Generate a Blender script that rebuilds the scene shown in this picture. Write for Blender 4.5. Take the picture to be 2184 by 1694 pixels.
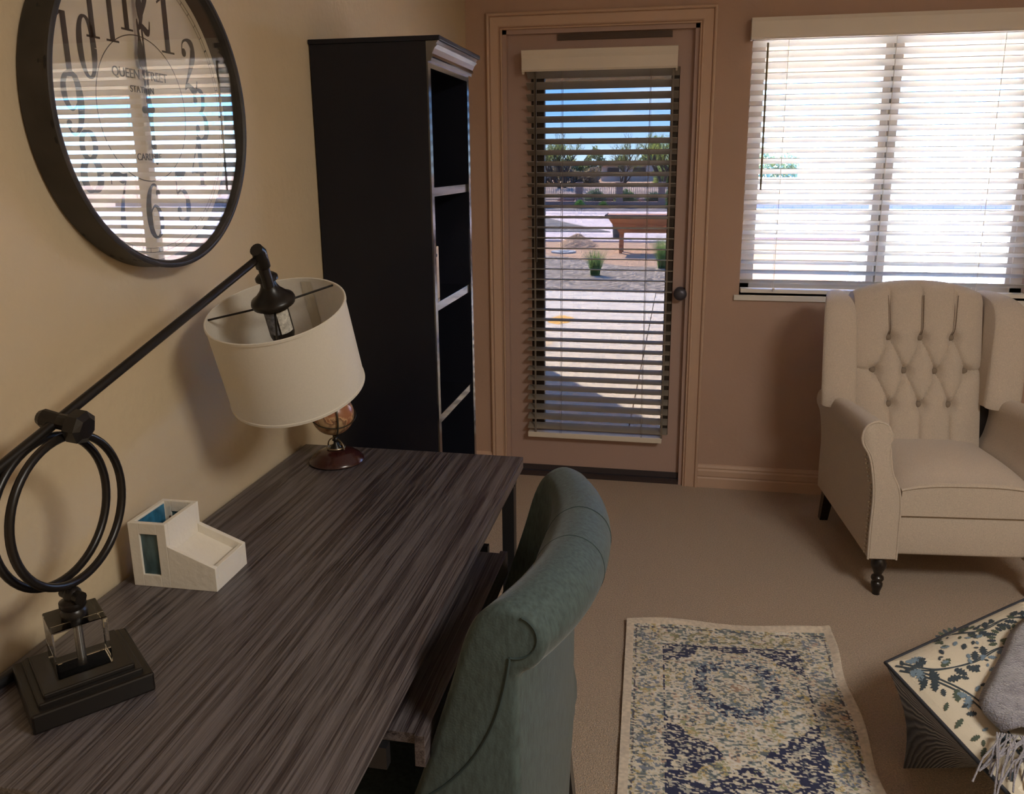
import bpy, bmesh, math, random
import numpy as np
from mathutils import Vector, Matrix
from math import pi, sin, cos, radians as R
random.seed(7); rng = np.random.default_rng(7)
for o in list(bpy.data.objects): bpy.data.objects.remove(o)
sc = bpy.context.scene; C = sc.collection

# ------------------------------------------------ camera, world, sun, exposure
cam = bpy.data.cameras.new('camera'); co = bpy.data.objects.new('camera', cam); C.objects.link(co)
Rm = Matrix(((0.9826406863, 0.1853965443, -0.0067381740),
             (-0.0365413902, 0.2290307068, 0.9727330889),
             (-0.1818846019, 0.9556008878, -0.2318295384)))
X = Vector(Rm[0]); U = Vector(Rm[1]); F = Vector(Rm[2])
co.matrix_world = Matrix(((X.x, U.x, -F.x, 0.95419), (X.y, U.y, -F.y, -3.71270), (X.z, U.z, -F.z, 1.48996), (0, 0, 0, 1)))
cam.sensor_width = 36; cam.lens = 1748.675 / 2184 * 36
cam.shift_x = -23.797 / 2184; cam.shift_y = -83.113 / 2184
cam.clip_start = 0.02; cam.clip_end = 500
sc.camera = co
sc.view_settings.view_transform = 'Standard'; sc.view_settings.look = 'None'
sc.view_settings.gamma = 1; sc.view_settings.use_curve_mapping = False
sc.view_settings.exposure = 3.42
sc.cycles.use_denoising = True
sc.cycles.max_bounces = 10; sc.cycles.diffuse_bounces = 6; sc.cycles.transparent_max_bounces = 24
sc.cycles.sample_clamp_indirect = 6

w = bpy.data.worlds.new('sky'); sc.world = w; w.use_nodes = True
nt = w.node_tree; nt.nodes.clear(); N = nt.nodes.new; L = nt.links.new
geo = N('ShaderNodeTexCoord'); sep = N('ShaderNodeSeparateXYZ'); L(geo.outputs['Generated'], sep.inputs[0])
ramp = N('ShaderNodeValToRGB'); L(sep.outputs['Z'], ramp.inputs[0])
ramp.color_ramp.elements[0].position = 0.0; ramp.color_ramp.elements[0].color = (.45, .68, 1.0, 1)
ramp.color_ramp.elements[1].position = 0.6; ramp.color_ramp.elements[1].color = (.07, .24, .90, 1)
e = ramp.color_ramp.elements.new(.06); e.color = (.17, .43, 1.0, 1)
e = ramp.color_ramp.elements.new(.2); e.color = (.11, .33, 1.0, 1)
cn = N('ShaderNodeTexNoise'); cn.inputs['Scale'].default_value = 3.5; cn.inputs['Detail'].default_value = 8
mp = N('ShaderNodeMapping'); mp.inputs['Scale'].default_value = (1, 1, 5); L(geo.outputs['Generated'], mp.inputs[0]); L(mp.outputs[0], cn.inputs['Vector'])
cr = N('ShaderNodeValToRGB'); cr.color_ramp.elements[0].position = .56; cr.color_ramp.elements[1].position = .80; L(cn.outputs[0], cr.inputs[0])
mx = N('ShaderNodeMixRGB'); mx.inputs[2].default_value = (1, 1, 1, 1); L(cr.outputs[0], mx.inputs[0]); L(ramp.outputs[0], mx.inputs[1])
bg = N('ShaderNodeBackground'); bg.inputs[1].default_value = 2.2; L(mx.outputs[0], bg.inputs[0])
wo = N('ShaderNodeOutputWorld'); L(bg.outputs[0], wo.inputs[0])

sd = bpy.data.lights.new('sun', 'SUN'); sd.energy = 7.5; sd.angle = R(.6); sd.color = (1, .96, .90)
so = bpy.data.objects.new('sun', sd); C.objects.link(so)
so.rotation_euler = Vector((.57, -.82, -.90)).to_track_quat('-Z', 'Y').to_euler()
# added fill light below the ceiling, out of view
LX, LY, LZ = 2.45, -3.45, 2.50
ld = bpy.data.lights.new('added_fill_light', 'AREA'); ld.shape = 'DISK'; ld.size = .8; ld.energy = 5; ld.color = (1, .94, .85)
lo = bpy.data.objects.new('added_fill_light', ld); C.objects.link(lo); lo.location = (LX, LY, LZ - .075)

# ------------------------------------------------ materials
MATS = {}
def mat(name, col, rough=.6, bump=None, vary=None, metal=0, spec=.5, trans=None, sheen=0, coat=0, vc=None):
    """col rgb; bump=(scale,strength,dist); vary=(scale,amount,(sx,sy,sz)); vc = name of colour attribute"""
    if name in MATS: return MATS[name]
    m = bpy.data.materials.new(name); MATS[name] = m; m.use_nodes = True
    nt = m.node_tree; b = nt.nodes['Principled BSDF']; N = nt.nodes.new; L = nt.links.new
    b.inputs['Base Color'].default_value = (*col, 1); b.inputs['Roughness'].default_value = rough
    b.inputs['Metallic'].default_value = metal; b.inputs['Specular IOR Level'].default_value = spec
    if sheen: b.inputs['Sheen Weight'].default_value = sheen; b.inputs['Sheen Roughness'].default_value = .4
    if coat: b.inputs['Coat Weight'].default_value = coat; b.inputs['Coat Roughness'].default_value = .15
    tc = N('ShaderNodeTexCoord')
    src = None
    if vc:
        a = N('ShaderNodeVertexColor'); a.layer_name = vc; src = a.outputs[0]
    if vary:
        mp = N('ShaderNodeMapping'); mp.inputs['Scale'].default_value = vary[2] if len(vary) > 2 else (1, 1, 1)
        L(tc.outputs['Object'], mp.inputs[0])
        n = N('ShaderNodeTexNoise'); n.inputs['Scale'].default_value = vary[0]; n.inputs['Detail'].default_value = 5
        L(mp.outputs[0], n.inputs['Vector'])
        mr = N('ShaderNodeMapRange'); mr.inputs[1].default_value = .3; mr.inputs[2].default_value = .7
        mr.inputs[3].default_value = 1 - vary[1]; mr.inputs[4].default_value = 1 + vary[1]; L(n.outputs[0], mr.inputs[0])
        v = N('ShaderNodeVectorMath'); v.operation = 'SCALE'
        if src: L(src, v.inputs[0])
        else: v.inputs[0].default_value = col
        L(mr.outputs[0], v.inputs['Scale']); src = v.outputs[0]
    if src: L(src, b.inputs['Base Color'])
    if bump:
        n = N('ShaderNodeTexNoise'); n.inputs['Scale'].default_value = bump[0]; n.inputs['Detail'].default_value = 4
        L(tc.outputs['Object'], n.inputs['Vector'])
        bp = N('ShaderNodeBump'); bp.inputs['Strength'].default_value = bump[1]; bp.inputs['Distance'].default_value = bump[2]
        L(n.outputs[0], bp.inputs['Height']); L(bp.outputs[0], b.inputs['Normal'])
    if trans:   # thin translucent sheet: part of the light goes through
        t = N('ShaderNodeBsdfTranslucent'); t.inputs[0].default_value = (*trans[1], 1)
        ms = N('ShaderNodeMixShader'); ms.inputs[0].default_value = trans[0]
        out = nt.nodes['Material Output']; L(b.outputs[0], ms.inputs[1]); L(t.outputs[0], ms.inputs[2]); L(ms.outputs[0], out.inputs[0])
    return m
def glass(name, tint, refl=1.0, rough=0.0):
    if name in MATS: return MATS[name]
    m = bpy.data.materials.new(name); MATS[name] = m; m.use_nodes = True
    nt = m.node_tree; nt.nodes.clear(); N = nt.nodes.new; L = nt.links.new
    t = N('ShaderNodeBsdfTransparent'); t.inputs[0].default_value = (*tint, 1)
    g = N('ShaderNodeBsdfGlossy'); g.inputs['Roughness'].default_value = rough; g.inputs[0].default_value = (1, 1, 1, 1)
    f = N('ShaderNodeFresnel'); gb_ = N('ShaderNodeNewGeometry'); ior = N('ShaderNodeMapRange')
    ior.inputs[3].default_value = 1.5; ior.inputs[4].default_value = 1 / 1.5; L(gb_.outputs['Backfacing'], ior.inputs[0]); L(ior.outputs[0], f.inputs[0])
    mu = N('ShaderNodeMath'); mu.operation = 'MULTIPLY'; mu.inputs[1].default_value = refl; L(f.outputs[0], mu.inputs[0])
    ms = N('ShaderNodeMixShader'); L(mu.outputs[0], ms.inputs[0]); L(t.outputs[0], ms.inputs[1]); L(g.outputs[0], ms.inputs[2])
    o = N('ShaderNodeOutputMaterial'); L(ms.outputs[0], o.inputs[0]); return m
def wood(name, c1, c2, c3, axis='y', sc_=1.0, rough=.5, spec=.5):
    """long streaked grain running along an axis"""
    if name in MATS: return MATS[name]
    m = bpy.data.materials.new(name); MATS[name] = m; m.use_nodes = True
    nt = m.node_tree; b = nt.nodes['Principled BSDF']; N = nt.nodes.new; L = nt.links.new
    tc = N('ShaderNodeTexCoord'); mp = N('ShaderNodeMapping'); s = {'x': (1.6, 60, 60), 'y': (60, 1.0, 60), 'z': (60, 60, 1.6)}[axis]
    mp.inputs['Scale'].default_value = [k * sc_ for k in s]; L(tc.outputs['Object'], mp.inputs[0])
    # slow warp so that the grain wanders
    wn = N('ShaderNodeTexNoise'); wn.inputs['Scale'].default_value = 3; L(tc.outputs['Object'], wn.inputs['Vector'])
    wm = N('ShaderNodeVectorMath'); wm.operation = 'SCALE'; wm.inputs['Scale'].default_value = .7; L(wn.outputs['Color'], wm.inputs[0])
    ad = N('ShaderNodeVectorMath'); ad.operation = 'ADD'; L(mp.outputs[0], ad.inputs[0]); L(wm.outputs[0], ad.inputs[1])
    n = N('ShaderNodeTexNoise'); n.inputs['Scale'].default_value = 1.0; n.inputs['Detail'].default_value = 6; n.inputs['Roughness'].default_value = .6; L(ad.outputs[0], n.inputs['Vector'])
    n2 = N('ShaderNodeTexNoise'); n2.inputs['Scale'].default_value = 4.5; n2.inputs['Detail'].default_value = 4; L(ad.outputs[0], n2.inputs['Vector'])
    r = N('ShaderNodeValToRGB'); r.color_ramp.elements[0].position = .42; r.color_ramp.elements[0].color = (*c1, 1)
    r.color_ramp.elements[1].position = .60; r.color_ramp.elements[1].color = (*c3, 1); e = r.color_ramp.elements.new(.5); e.color = (*c2, 1)
    mxn = N('ShaderNodeMath'); mxn.operation = 'MULTIPLY_ADD'; mxn.inputs[1].default_value = .45; L(n2.outputs[0], mxn.inputs[0])
    m2 = N('ShaderNodeMath'); m2.operation = 'MULTIPLY'; m2.inputs[1].default_value = .58; L(n.outputs[0], m2.inputs[0]); L(m2.outputs[0], mxn.inputs[2])
    L(mxn.outputs[0], r.inputs[0]); L(r.outputs[0], b.inputs['Base Color'])
    bp = N('ShaderNodeBump'); bp.inputs['Strength'].default_value = .35; bp.inputs['Distance'].default_value = .002; L(mxn.outputs[0], bp.inputs['Height']); L(bp.outputs[0], b.inputs['Normal'])
    b.inputs['Roughness'].default_value = rough; b.inputs['Specular IOR Level'].default_value = spec
    return m
def brick(name, c1, c2, mortar, scale=1, bw=.4, bh=.15):
    if name in MATS: return MATS[name]
    m = bpy.data.materials.new(name); MATS[name] = m; m.use_nodes = True
    nt = m.node_tree; b = nt.nodes['Principled BSDF']; N = nt.nodes.new; L = nt.links.new
    tc = N('ShaderNodeTexCoord'); mp = N('ShaderNodeMapping'); mp.inputs['Rotation'].default_value = (R(90), 0, 0); L(tc.outputs['Object'], mp.inputs[0])
    k = N('ShaderNodeTexBrick'); k.inputs['Color1'].default_value = (*c1, 1); k.inputs['Color2'].default_value = (*c2, 1); k.inputs['Mortar'].default_value = (*mortar, 1)
    k.inputs['Scale'].default_value = scale; k.inputs['Brick Width'].default_value = bw; k.inputs['Row Height'].default_value = bh; k.inputs['Mortar Size'].default_value = .012
    L(mp.outputs[0], k.inputs[0]); L(k.outputs[0], b.inputs['Base Color']); b.inputs['Roughness'].default_value = .9
    return m
def gravel(name, c1, c2, scale):
    if name in MATS: return MATS[name]
    m = bpy.data.materials.new(name); MATS[name] = m; m.use_nodes = True
    nt = m.node_tree; b = nt.nodes['Principled BSDF']; N = nt.nodes.new; L = nt.links.new
    tc = N('ShaderNodeTexCoord'); v = N('ShaderNodeTexVoronoi'); v.inputs['Scale'].default_value = scale; L(tc.outputs['Object'], v.inputs['Vector'])
    r = N('ShaderNodeValToRGB'); r.color_ramp.elements[0].color = (*c1, 1); r.color_ramp.elements[1].color = (*c2, 1); L(v.outputs['Color'], r.inputs[0])
    L(r.outputs[0], b.inputs['Base Color'])
    bp = N('ShaderNodeBump'); bp.inputs['Strength'].default_value = 1; bp.inputs['Distance'].default_value = .04; bp.invert = True; L(v.outputs['Distance'], bp.inputs['Height']); L(bp.outputs[0], b.inputs['Normal'])
    b.inputs['Roughness'].default_value = .95
    return m

WALL_L = mat('cream_wall_paint', (.57, .465, .315), .8, bump=(55, .25, .006), vary=(3, .04))
WALL_B = mat('mocha_wall_paint', (.50, .345, .265), .8, bump=(55, .2, .005), vary=(3, .03))
TRIM = mat('mocha_trim_paint', (.60, .42, .31), .5)
DOORP = mat('mocha_door_paint', (.48, .34, .29), .55)
CEIL = mat('ceiling_paint', (.75, .68, .58), .9)
CARPET = mat('tan_carpet', (.54, .405, .29), .95, bump=(260, 1, .01), vary=(220, .28), sheen=.3)
BLACK = mat('satin_black_paint', (.008, .009, .016), .34, spec=.35)
SLATW = mat('white_slat', (.66, .64, .60), .5, trans=(.12, (.80, .79, .76)))
SLATD = mat('taupe_slat', (.30, .27, .23), .5)
CREAM = mat('cream_valance', (.80, .73, .63), .5)
DARKFR = mat('dark_bronze_frame', (.035, .022, .014), .5)
VINYL = mat('tan_vinyl_frame', (.55, .50, .43), .5)
WHITE = mat('white_paint', (.82, .79, .73), .5)
CORD = mat('cord', (.20, .17, .14), .7)
CORDW = mat('white_cord', (.75, .70, .60), .7)
BRONZE = mat('dark_bronze_metal', (.010, .008, .007), .33, spec=.4)
DMETAL = mat('black_metal', (.012, .012, .014), .4)
DESKW = wood('grey_brown_grain', (.030, .022, .024), (.080, .067, .070), (.138, .122, .128), 'y', 1.7, .34, .6)
LINEN = mat('beige_linen', (.60, .515, .43), .9, bump=(420, .5, .003), vary=(300, .12), sheen=.35)
LINEND = mat('linen_crease_shade', (.20, .145, .11), .9); LINENB = mat('linen_button', (.25, .20, .155), .9)
TEAL = mat('teal_velvet', (.048, .074, .074), .8, bump=(300, .3, .002), vary=(160, .30, (1, 1, .25)), sheen=.18)
TEALD = mat('teal_piping', (.03, .052, .055), .8)
DWOOD = mat('espresso_wood', (.012, .009, .009), .3, coat=.3)
NAIL = mat('silver_nail', (.75, .70, .62), .3, metal=.9)
SHADE = mat('white_linen_shade', (.80, .77, .70), .85, bump=(500, .3, .001), vary=(250, .03), trans=(.3, (.9, .84, .72)))

LACQ = mat('black_lacquer', (.010, .011, .016), .12, spec=.6, coat=1); LACQ.node_tree.nodes['Principled BSDF'].inputs['IOR'].default_value = 2.1
# ------------------------------------------------ mesh helpers
class MB:
    def __init__(s): s.v = []; s.f = []; s.mi = []; s.cur = 0; s.M = None
    def add(s, vs, fs):
        o = len(s.v)
        for p in vs:
            p = Vector(p); s.v.append(s.M @ p if s.M else p)
        for f in fs: s.f.append([o + i for i in f]); s.mi.append(s.cur)
        return s
    def box(s, x0, x1, y0, y1, z0, z1):
        return s.add([(x0, y0, z0), (x1, y0, z0), (x1, y1, z0), (x0, y1, z0), (x0, y0, z1), (x1, y0, z1), (x1, y1, z1), (x0, y1, z1)],
                     [(0, 3, 2, 1), (4, 5, 6, 7), (0, 1, 5, 4), (1, 2, 6, 5), (2, 3, 7, 6), (3, 0, 4, 7)])
    def prism(s, poly, f0, f1, cap=True):
        """poly of 2D points; f0/f1 map a 2D point to 3D at either end"""
        n = len(poly); vs = [f0(*p) for p in poly] + [f1(*p) for p in poly]
        fs = [(i, (i + 1) % n, n + (i + 1) % n, n + i) for i in range(n)]
        if cap: fs += [tuple(range(n - 1, -1, -1)), tuple(range(n, 2 * n))]
        return s.add(vs, fs)
    def loft(s, rings, closed=True, cap=True, loop=False):
        n = len(rings[0]); vs = [p for r in rings for p in r]; fs = []
        m = len(rings); rg = range(m) if loop else range(m - 1)
        for j in rg:
            k = (j + 1) % m
            for i in range(n if closed else n - 1):
                i2 = (i + 1) % n; fs.append((j * n + i, j * n + i2, k * n + i2, k * n + i))
        if cap and closed and not loop: fs += [tuple(range(n - 1, -1, -1)), tuple((m - 1) * n + i for i in range(n))]
        return s.add(vs, fs)
    def tube(s, pts, r, n=10, loop=False):
        pts = [Vector(p) for p in pts]; rs = r if isinstance(r, (list, tuple)) else [r] * len(pts)
        rings = []; ref = None; m = len(pts)
        for i, p in enumerate(pts):
            a = pts[(i - 1) % m] if (loop or i > 0) else p; b = pts[(i + 1) % m] if (loop or i < m - 1) else p
            t = (b - a).normalized()
            if ref is None: ref = Vector((0, 0, 1)) if abs(t.z) < .9 else Vector((1, 0, 0))
            u = t.cross(ref).normalized(); v = u.cross(t); ref = v
            rings.append([p + rs[i] * (cos(2 * pi * k / n) * u + sin(2 * pi * k / n) * v) for k in range(n)])
        return s.loft(rings, loop=loop)
    def lathe(s, prof, c=(0, 0, 0), axis=(0, 0, 1), n=32):
        """prof: (radius, height) pairs along axis"""
        ax = Vector(axis).normalized(); ref = Vector((1, 0, 0)) if abs(ax.x) < .9 else Vector((0, 1, 0))
        u = ax.cross(ref).normalized(); v = ax.cross(u); c = Vector(c)
        return s.loft([[c + h * ax + max(r, 1e-4) * (cos(2 * pi * k / n) * u + sin(2 * pi * k / n) * v) for k in range(n)] for r, h in prof])
    def ball(s, c, r, n=12, m=8):
        c = Vector(c); rr = r if isinstance(r, tuple) else (r, r, r)
        rings = []
        for j in range(m + 1):
            t = pi * j / m; q = max(sin(t), 1e-3)
            rings.append([(c.x + rr[0] * q * cos(2 * pi * k / n), c.y + rr[1] * q * sin(2 * pi * k / n), c.z - rr[2] * cos(t)) for k in range(n)])
        return s.loft(rings)
    def rbox(s, c, size, r=.01, seg=4, e=None):
        """rounded box as a superellipsoid-free bevelled box"""
        bm = bmesh.new(); bmesh.ops.create_cube(bm, size=1)
        for v in bm.verts: v.co = Vector((v.co.x * size[0], v.co.y * size[1], v.co.z * size[2]))
        bmesh.ops.bevel(bm, geom=bm.edges[:], offset=r, segments=seg, profile=.5, affect='EDGES')
        c = Vector(c); vs = [v.co + c for v in bm.verts]; bm.verts.index_update()
        fs = [[v.index for v in f.verts] for f in bm.faces]; bm.free(); return s.add(vs, fs)
    def build(s, name, mats, parent=None, smooth=False, bevel=0, loc=None, weld=False, sub=0):
        me = bpy.data.meshes.new(name); org = Vector(loc) if loc is not None else Vector((0, 0, 0))
        me.from_pydata([tuple(Vector(p) - org) for p in s.v], [], s.f)
        if not isinstance(mats, (list, tuple)): mats = [mats]
        for m in mats: me.materials.append(m)
        me.polygons.foreach_set('material_index', s.mi)
        bm = bmesh.new(); bm.from_mesh(me)
        if weld: bmesh.ops.remove_doubles(bm, verts=bm.verts, dist=1e-5)
        bmesh.ops.recalc_face_normals(bm, faces=bm.faces); bm.to_mesh(me); bm.free()
        if smooth:
            me.polygons.foreach_set('use_smooth', [True] * len(me.polygons))
            try: me.set_sharp_from_angle(angle=R(50))
            except Exception: pass
        me.update()
        o = bpy.data.objects.new(name, me); C.objects.link(o); o.location = org
        if bevel:
            b = o.modifiers.new('bevel', 'BEVEL'); b.width = bevel; b.segments = 2; b.limit_method = 'ANGLE'; b.angle_limit = R(40)
        if sub: q = o.modifiers.new('sub', 'SUBSURF'); q.levels = sub; q.render_levels = sub
        if parent:
            o.parent = parent
            o.location = org - world_loc(parent)
        return o
def world_loc(p):
    v = Vector(p.location)
    while p.parent: p = p.parent; v = v + Vector(p.location)
    return v
def tag(o, label=None, cat=None, group=None, kind=None):
    if label: o['label'] = label
    if cat: o['category'] = cat
    if group: o['group'] = group
    if kind: o['kind'] = kind
    return o
def thing(name, label, cat, loc, group=None):
    o = bpy.data.objects.new(name, None); C.objects.link(o); o.location = loc; o.empty_display_size = .05
    return tag(o, label, cat, group)
def struct(name, mb, m, parent=None, **k):
    o = mb.build(name, m, parent, **k)
    if parent is None: o['kind'] = 'structure'
    return o
def copy_tree(o, parent=None):
    c = o.copy(); C.objects.link(c); c.parent = parent
    for ch in [x for x in bpy.data.objects if x.parent == o]: copy_tree(ch, c)
    return c
def catmull(pts, n=8, loop=False):
    P = [np.array(p, float) for p in pts]; out = []; m = len(P)
    for i in range(m if loop else m - 1):
        a = P[(i - 1) % m] if loop or i > 0 else P[0]; b = P[i]; c = P[(i + 1) % m]; d = P[(i + 2) % m] if loop or i < m - 2 else P[-1]
        for k in range(n):
            t = k / n; out.append(.5 * ((2 * b) + (-a + c) * t + (2 * a - 5 * b + 4 * c - d) * t * t + (-a + 3 * b - 3 * c + d) * t ** 3))
    if not loop: out.append(P[-1])
    return [tuple(float(q) for q in p) for p in out]
def text_mesh(txt, size, mtx, m, name, parent, depth=.0004, align='CENTER'):
    cu = bpy.data.curves.new('t', 'FONT'); cu.body = txt; cu.size = size; cu.extrude = depth; cu.align_x = align; cu.align_y = 'CENTER'
    t = bpy.data.objects.new('t', cu); C.objects.link(t); bpy.context.view_layer.update()
    me = bpy.data.meshes.new_from_object(t.evaluated_get(bpy.context.evaluated_depsgraph_get()))
    bpy.data.objects.remove(t); bpy.data.curves.remove(cu)
    me.transform(mtx); me.materials.clear(); me.materials.append(m)
    o = bpy.data.objects.new(name, me); C.objects.link(o)
    if parent: o.parent = parent; o.location = -world_loc(parent)
    return o

# ================================================= ROOM SHELL
RX, RY, H = 3.3, -5.4, 2.55          # right wall, rear wall, ceiling height
T = .15
DX0, DX1, DZ = .165, 1.008, 2.050    # door opening
WX0, WX1, WZ0, WZ1 = 1.222, 2.392, .915, 2.03  # window opening
struct('floor', MB().box(-T, RX + T, RY - T, T, -.1, 0), CARPET)
struct('ceiling', MB().box(-T, RX + T, RY - T, T, H, H + .12), CEIL)
struct('wall_left', MB().box(-T, 0, RY - T, T, 0, H), WALL_L)
m = MB()
m.box(0, DX0, 0, T, 0, H).box(DX0, DX1, 0, T, DZ, H).box(DX1, WX0, 0, T, 0, H)
m.box(WX0, WX1, 0, T, 0, WZ0).box(WX0, WX1, 0, T, WZ1, H).box(WX1, RX, 0, T, 0, H)
struct('wall_back', m, WALL_B)
struct('wall_right', MB().box(RX, RX + T, RY - T, T, 0, H), WALL_L)
struct('wall_rear', MB().box(0, RX, RY - T, RY, 0, H), WALL_L)
# moulded casing round the door: profile swept along each side
def casing_profile():   # (across 0..1 from opening outward, out depth)
    return [(0, 0), (0, .012), (.02, .016), (.08, .016), (.12, .008), (.17, .014), (.24, .011), (.55, .013), (.74, .015), (.78, .010), (.83, .019), (.90, .021), (.97, .019), (1, .012), (1, 0)]
CW = .070
m = MB(); pr = casing_profile()
def ring_at(cx, cz, sx, sz):   # corner rings with mitres
    return [(cx + sx * a * CW, -d, cz + sz * a * CW) for a, d in pr]
m.loft([ring_at(DX0, 0, -1, 0), ring_at(DX0, DZ, -1, 1), ring_at(DX1, DZ, 1, 1), ring_at(DX1, 0, 1, 0)], closed=True, cap=True)
struct('trim_1', m, TRIM)
# jamb liner inside the opening
m = MB(); m.box(DX0, DX0 + .006, 0, T, 0, DZ).box(DX1 - .006, DX1, 0, T, 0, DZ).box(DX0, DX1, 0, T, DZ - .006, DZ)
m.box(DX0 + .006, DX0 + .018, 0, .03, 0, DZ).box(DX1 - .018, DX1 - .006, 0, .03, 0, DZ).box(DX0, DX1, 0, .03, DZ - .018, DZ - .006)
struct('trim_2', m, DOORP)
# stacked baseboards
def baseboard(name, a, b, y=0, face=-1, axis='x'):
    prof = [(0, 0), (.014, 0), (.014, .045), (.010, .052), (.014, .058), (.014, .082), (.009, .090), (.011, .097), (.006, .108), (0, .112)]
    m = MB()
    if axis == 'x': m.prism(prof, lambda d, z: (a, y + face * d, z), lambda d, z: (b, y + face * d, z))
    else: m.prism(prof, lambda d, z: (y + face * d, a, z), lambda d, z: (y + face * d, b, z))
    struct(name, m, TRIM)
baseboard('baseboard_back_left', 0, DX0 - CW)
baseboard('baseboard_back_right', DX1 + CW, RX)
baseboard('baseboard_left', RY, -.015, 0, 1, 'y')
baseboard('baseboard_right', RY, -.015, RX, -1, 'y')
baseboard('baseboard_rear', .015, RX - .015, RY, 1)

# ------------------------------------------------ the door
GX0, GX1, GZ0, GZ1 = .285, .932, .235, 1.885
ys, ye = .030, .074
m = MB(); sx0, sx1, sz0, sz1 = DX0 + .018, DX1 - .018, .022, DZ - .008
m.box(sx0, GX0, ys, ye, sz0, sz1).box(GX1, sx1, ys, ye, sz0, sz1).box(GX0, GX1, ys, ye, sz0, GZ0).box(GX0, GX1, ys, ye, GZ1, sz1)
door = struct('door_1', m, DOORP)
m = MB()   # glazing bead, dark
for x0, x1, z0, z1 in ((GX0, GX0 + .058, GZ0, GZ1), (GX1 - .036, GX1, GZ0, GZ1), (GX0 + .058, GX1 - .036, GZ0, GZ0 + .012), (GX0 + .058, GX1 - .036, GZ1 - .012, GZ1)):
    m.box(x0, x1, ys + .012, ye + .004, z0, z1)
m.build('glazing_frame', DARKFR, door)
MB().box(GX0 + .05, GX1 - .03, .060, .064, GZ0 + .008, GZ1 - .008).build('glass_pane', glass('view_dimming_door_glass', (.256, .246, .232), 1.0), door)  # grey tint put into the pane to dim the bright view outside
m = MB(); m.lathe([(.0, -.001), (.026, 0), (.027, .004), (.022, .008), (.012, .010), (.011, .026), (.020, .030), (.028, .040), (.029, .050), (.024, .060), (.010, .064), (0, .064)], (.967, ys, .914), (0, -1, 0), 28)
m.build('door_knob', mat('oil_rubbed_knob', (.10, .10, .13), .4, metal=.6), door, smooth=True)
MB().box(.405, .895, .018, ys, 2.004, 2.028).build('head_bar', mat('dark_head_bar', (.10, .065, .05), .5), door)
MB().box(sx0, sx1, ys - .008, ys, .024, .050).build('door_sweep', mat('dark_sweep', (.05, .04, .045), .5), door)
struct('trim_3', MB().prism([(0.001, 0), (.001, .012), (.02, .020), (T, .020), (T, 0)], lambda y, z: (DX0 + .006, y, z), lambda y, z: (DX1 - .006, y, z)), mat('bronze_threshold', (.05, .035, .035), .5))

# ------------------------------------------------ blinds
def slat_mb(x0, x1, y, z, w, tilt, t=.0028, crown=.0022):
    """one slat; tilt > 0 = outer (far) edge lower"""
    m = MB(); n = 6; top = []; bot = []
    for i in range(n + 1):
        s = (i / n - .5) * w; c = crown * (1 - (2 * i / n - 1) ** 2)
        for lst, dz in ((top, t / 2 + c), (bot, -t / 2 + c)): lst.append((y + s * cos(tilt) + dz * sin(tilt), z - s * sin(tilt) + dz * cos(tilt)))
    poly = top + bot[::-1]
    m.prism(poly, lambda a, b: (x0, a, b), lambda a, b: (x1, a, b)); return m
bl = thing('door_blind', 'horizontal slat blind with cream valance mounted on the glass door', 'window blind', (.6, 0, GZ0 - .04))
# valance with ogee ends
prof = [(-.040, 1.872), (-.046, 1.880), (-.046, 1.925), (-.050, 1.938), (-.054, 1.958), (-.050, 1.960), (ys, 1.960), (ys, 1.950), (-.040, 1.950)]
m = MB(); m.prism(prof, lambda y, z: (.258, y, z), lambda y, z: (.921, y, z))
for x0 in (.258, .913):
    m.prism([(-.044, 1.872), (-.028, 1.862), (-.020, 1.874), (-.012, 1.878), (-.012, 1.955), (-.044, 1.955)], lambda y, z: (x0, y, z), lambda y, z: (x0 + .008, y, z))
m.build('valance', CREAM, bl)
MB().box(.272, .908, -.038, ys, 1.905, 1.949).build('headrail', CREAM, bl)
NS = 35; zt, zb = 1.862, .262; xs0, xs1 = .274, .930
for i in range(NS):
    z = zt + (zb - zt) * i / (NS - 1); f = i / (NS - 1)
    tl = R(33) * (1 - f) + R(-19) * f
    slat_mb(xs0, xs1, -.006, z, .050, tl, .0032).build('slat', SLATD, bl, smooth=True)
MB().rbox((.590, -.006, .222), (.632, .048, .026), .003, 2).build('bottom_rail', CREAM, bl)
m = MB()
for x in (.430, .809):
    for dx, yy in ((0, -.031), (.006, -.031), (0, .019)): m.tube([(x + dx, yy, 1.905), (x + dx, yy, .235)], .0008, 6)
m.build('ladder_cord', CORD, bl)
m = MB(); m.tube([(.318, -.036, 1.90), (.320, -.038, 1.05)], .0035, 6); m.build('tilt_wand', mat('dark_wand', (.06, .045, .035), .4), bl)
m = MB()
for x in (.312, .905):
    m.box(x - .004, x + .004, -.030, -.028, GZ0 + .0, 1.90)
m.build('side_cord', CORD, bl)

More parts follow.
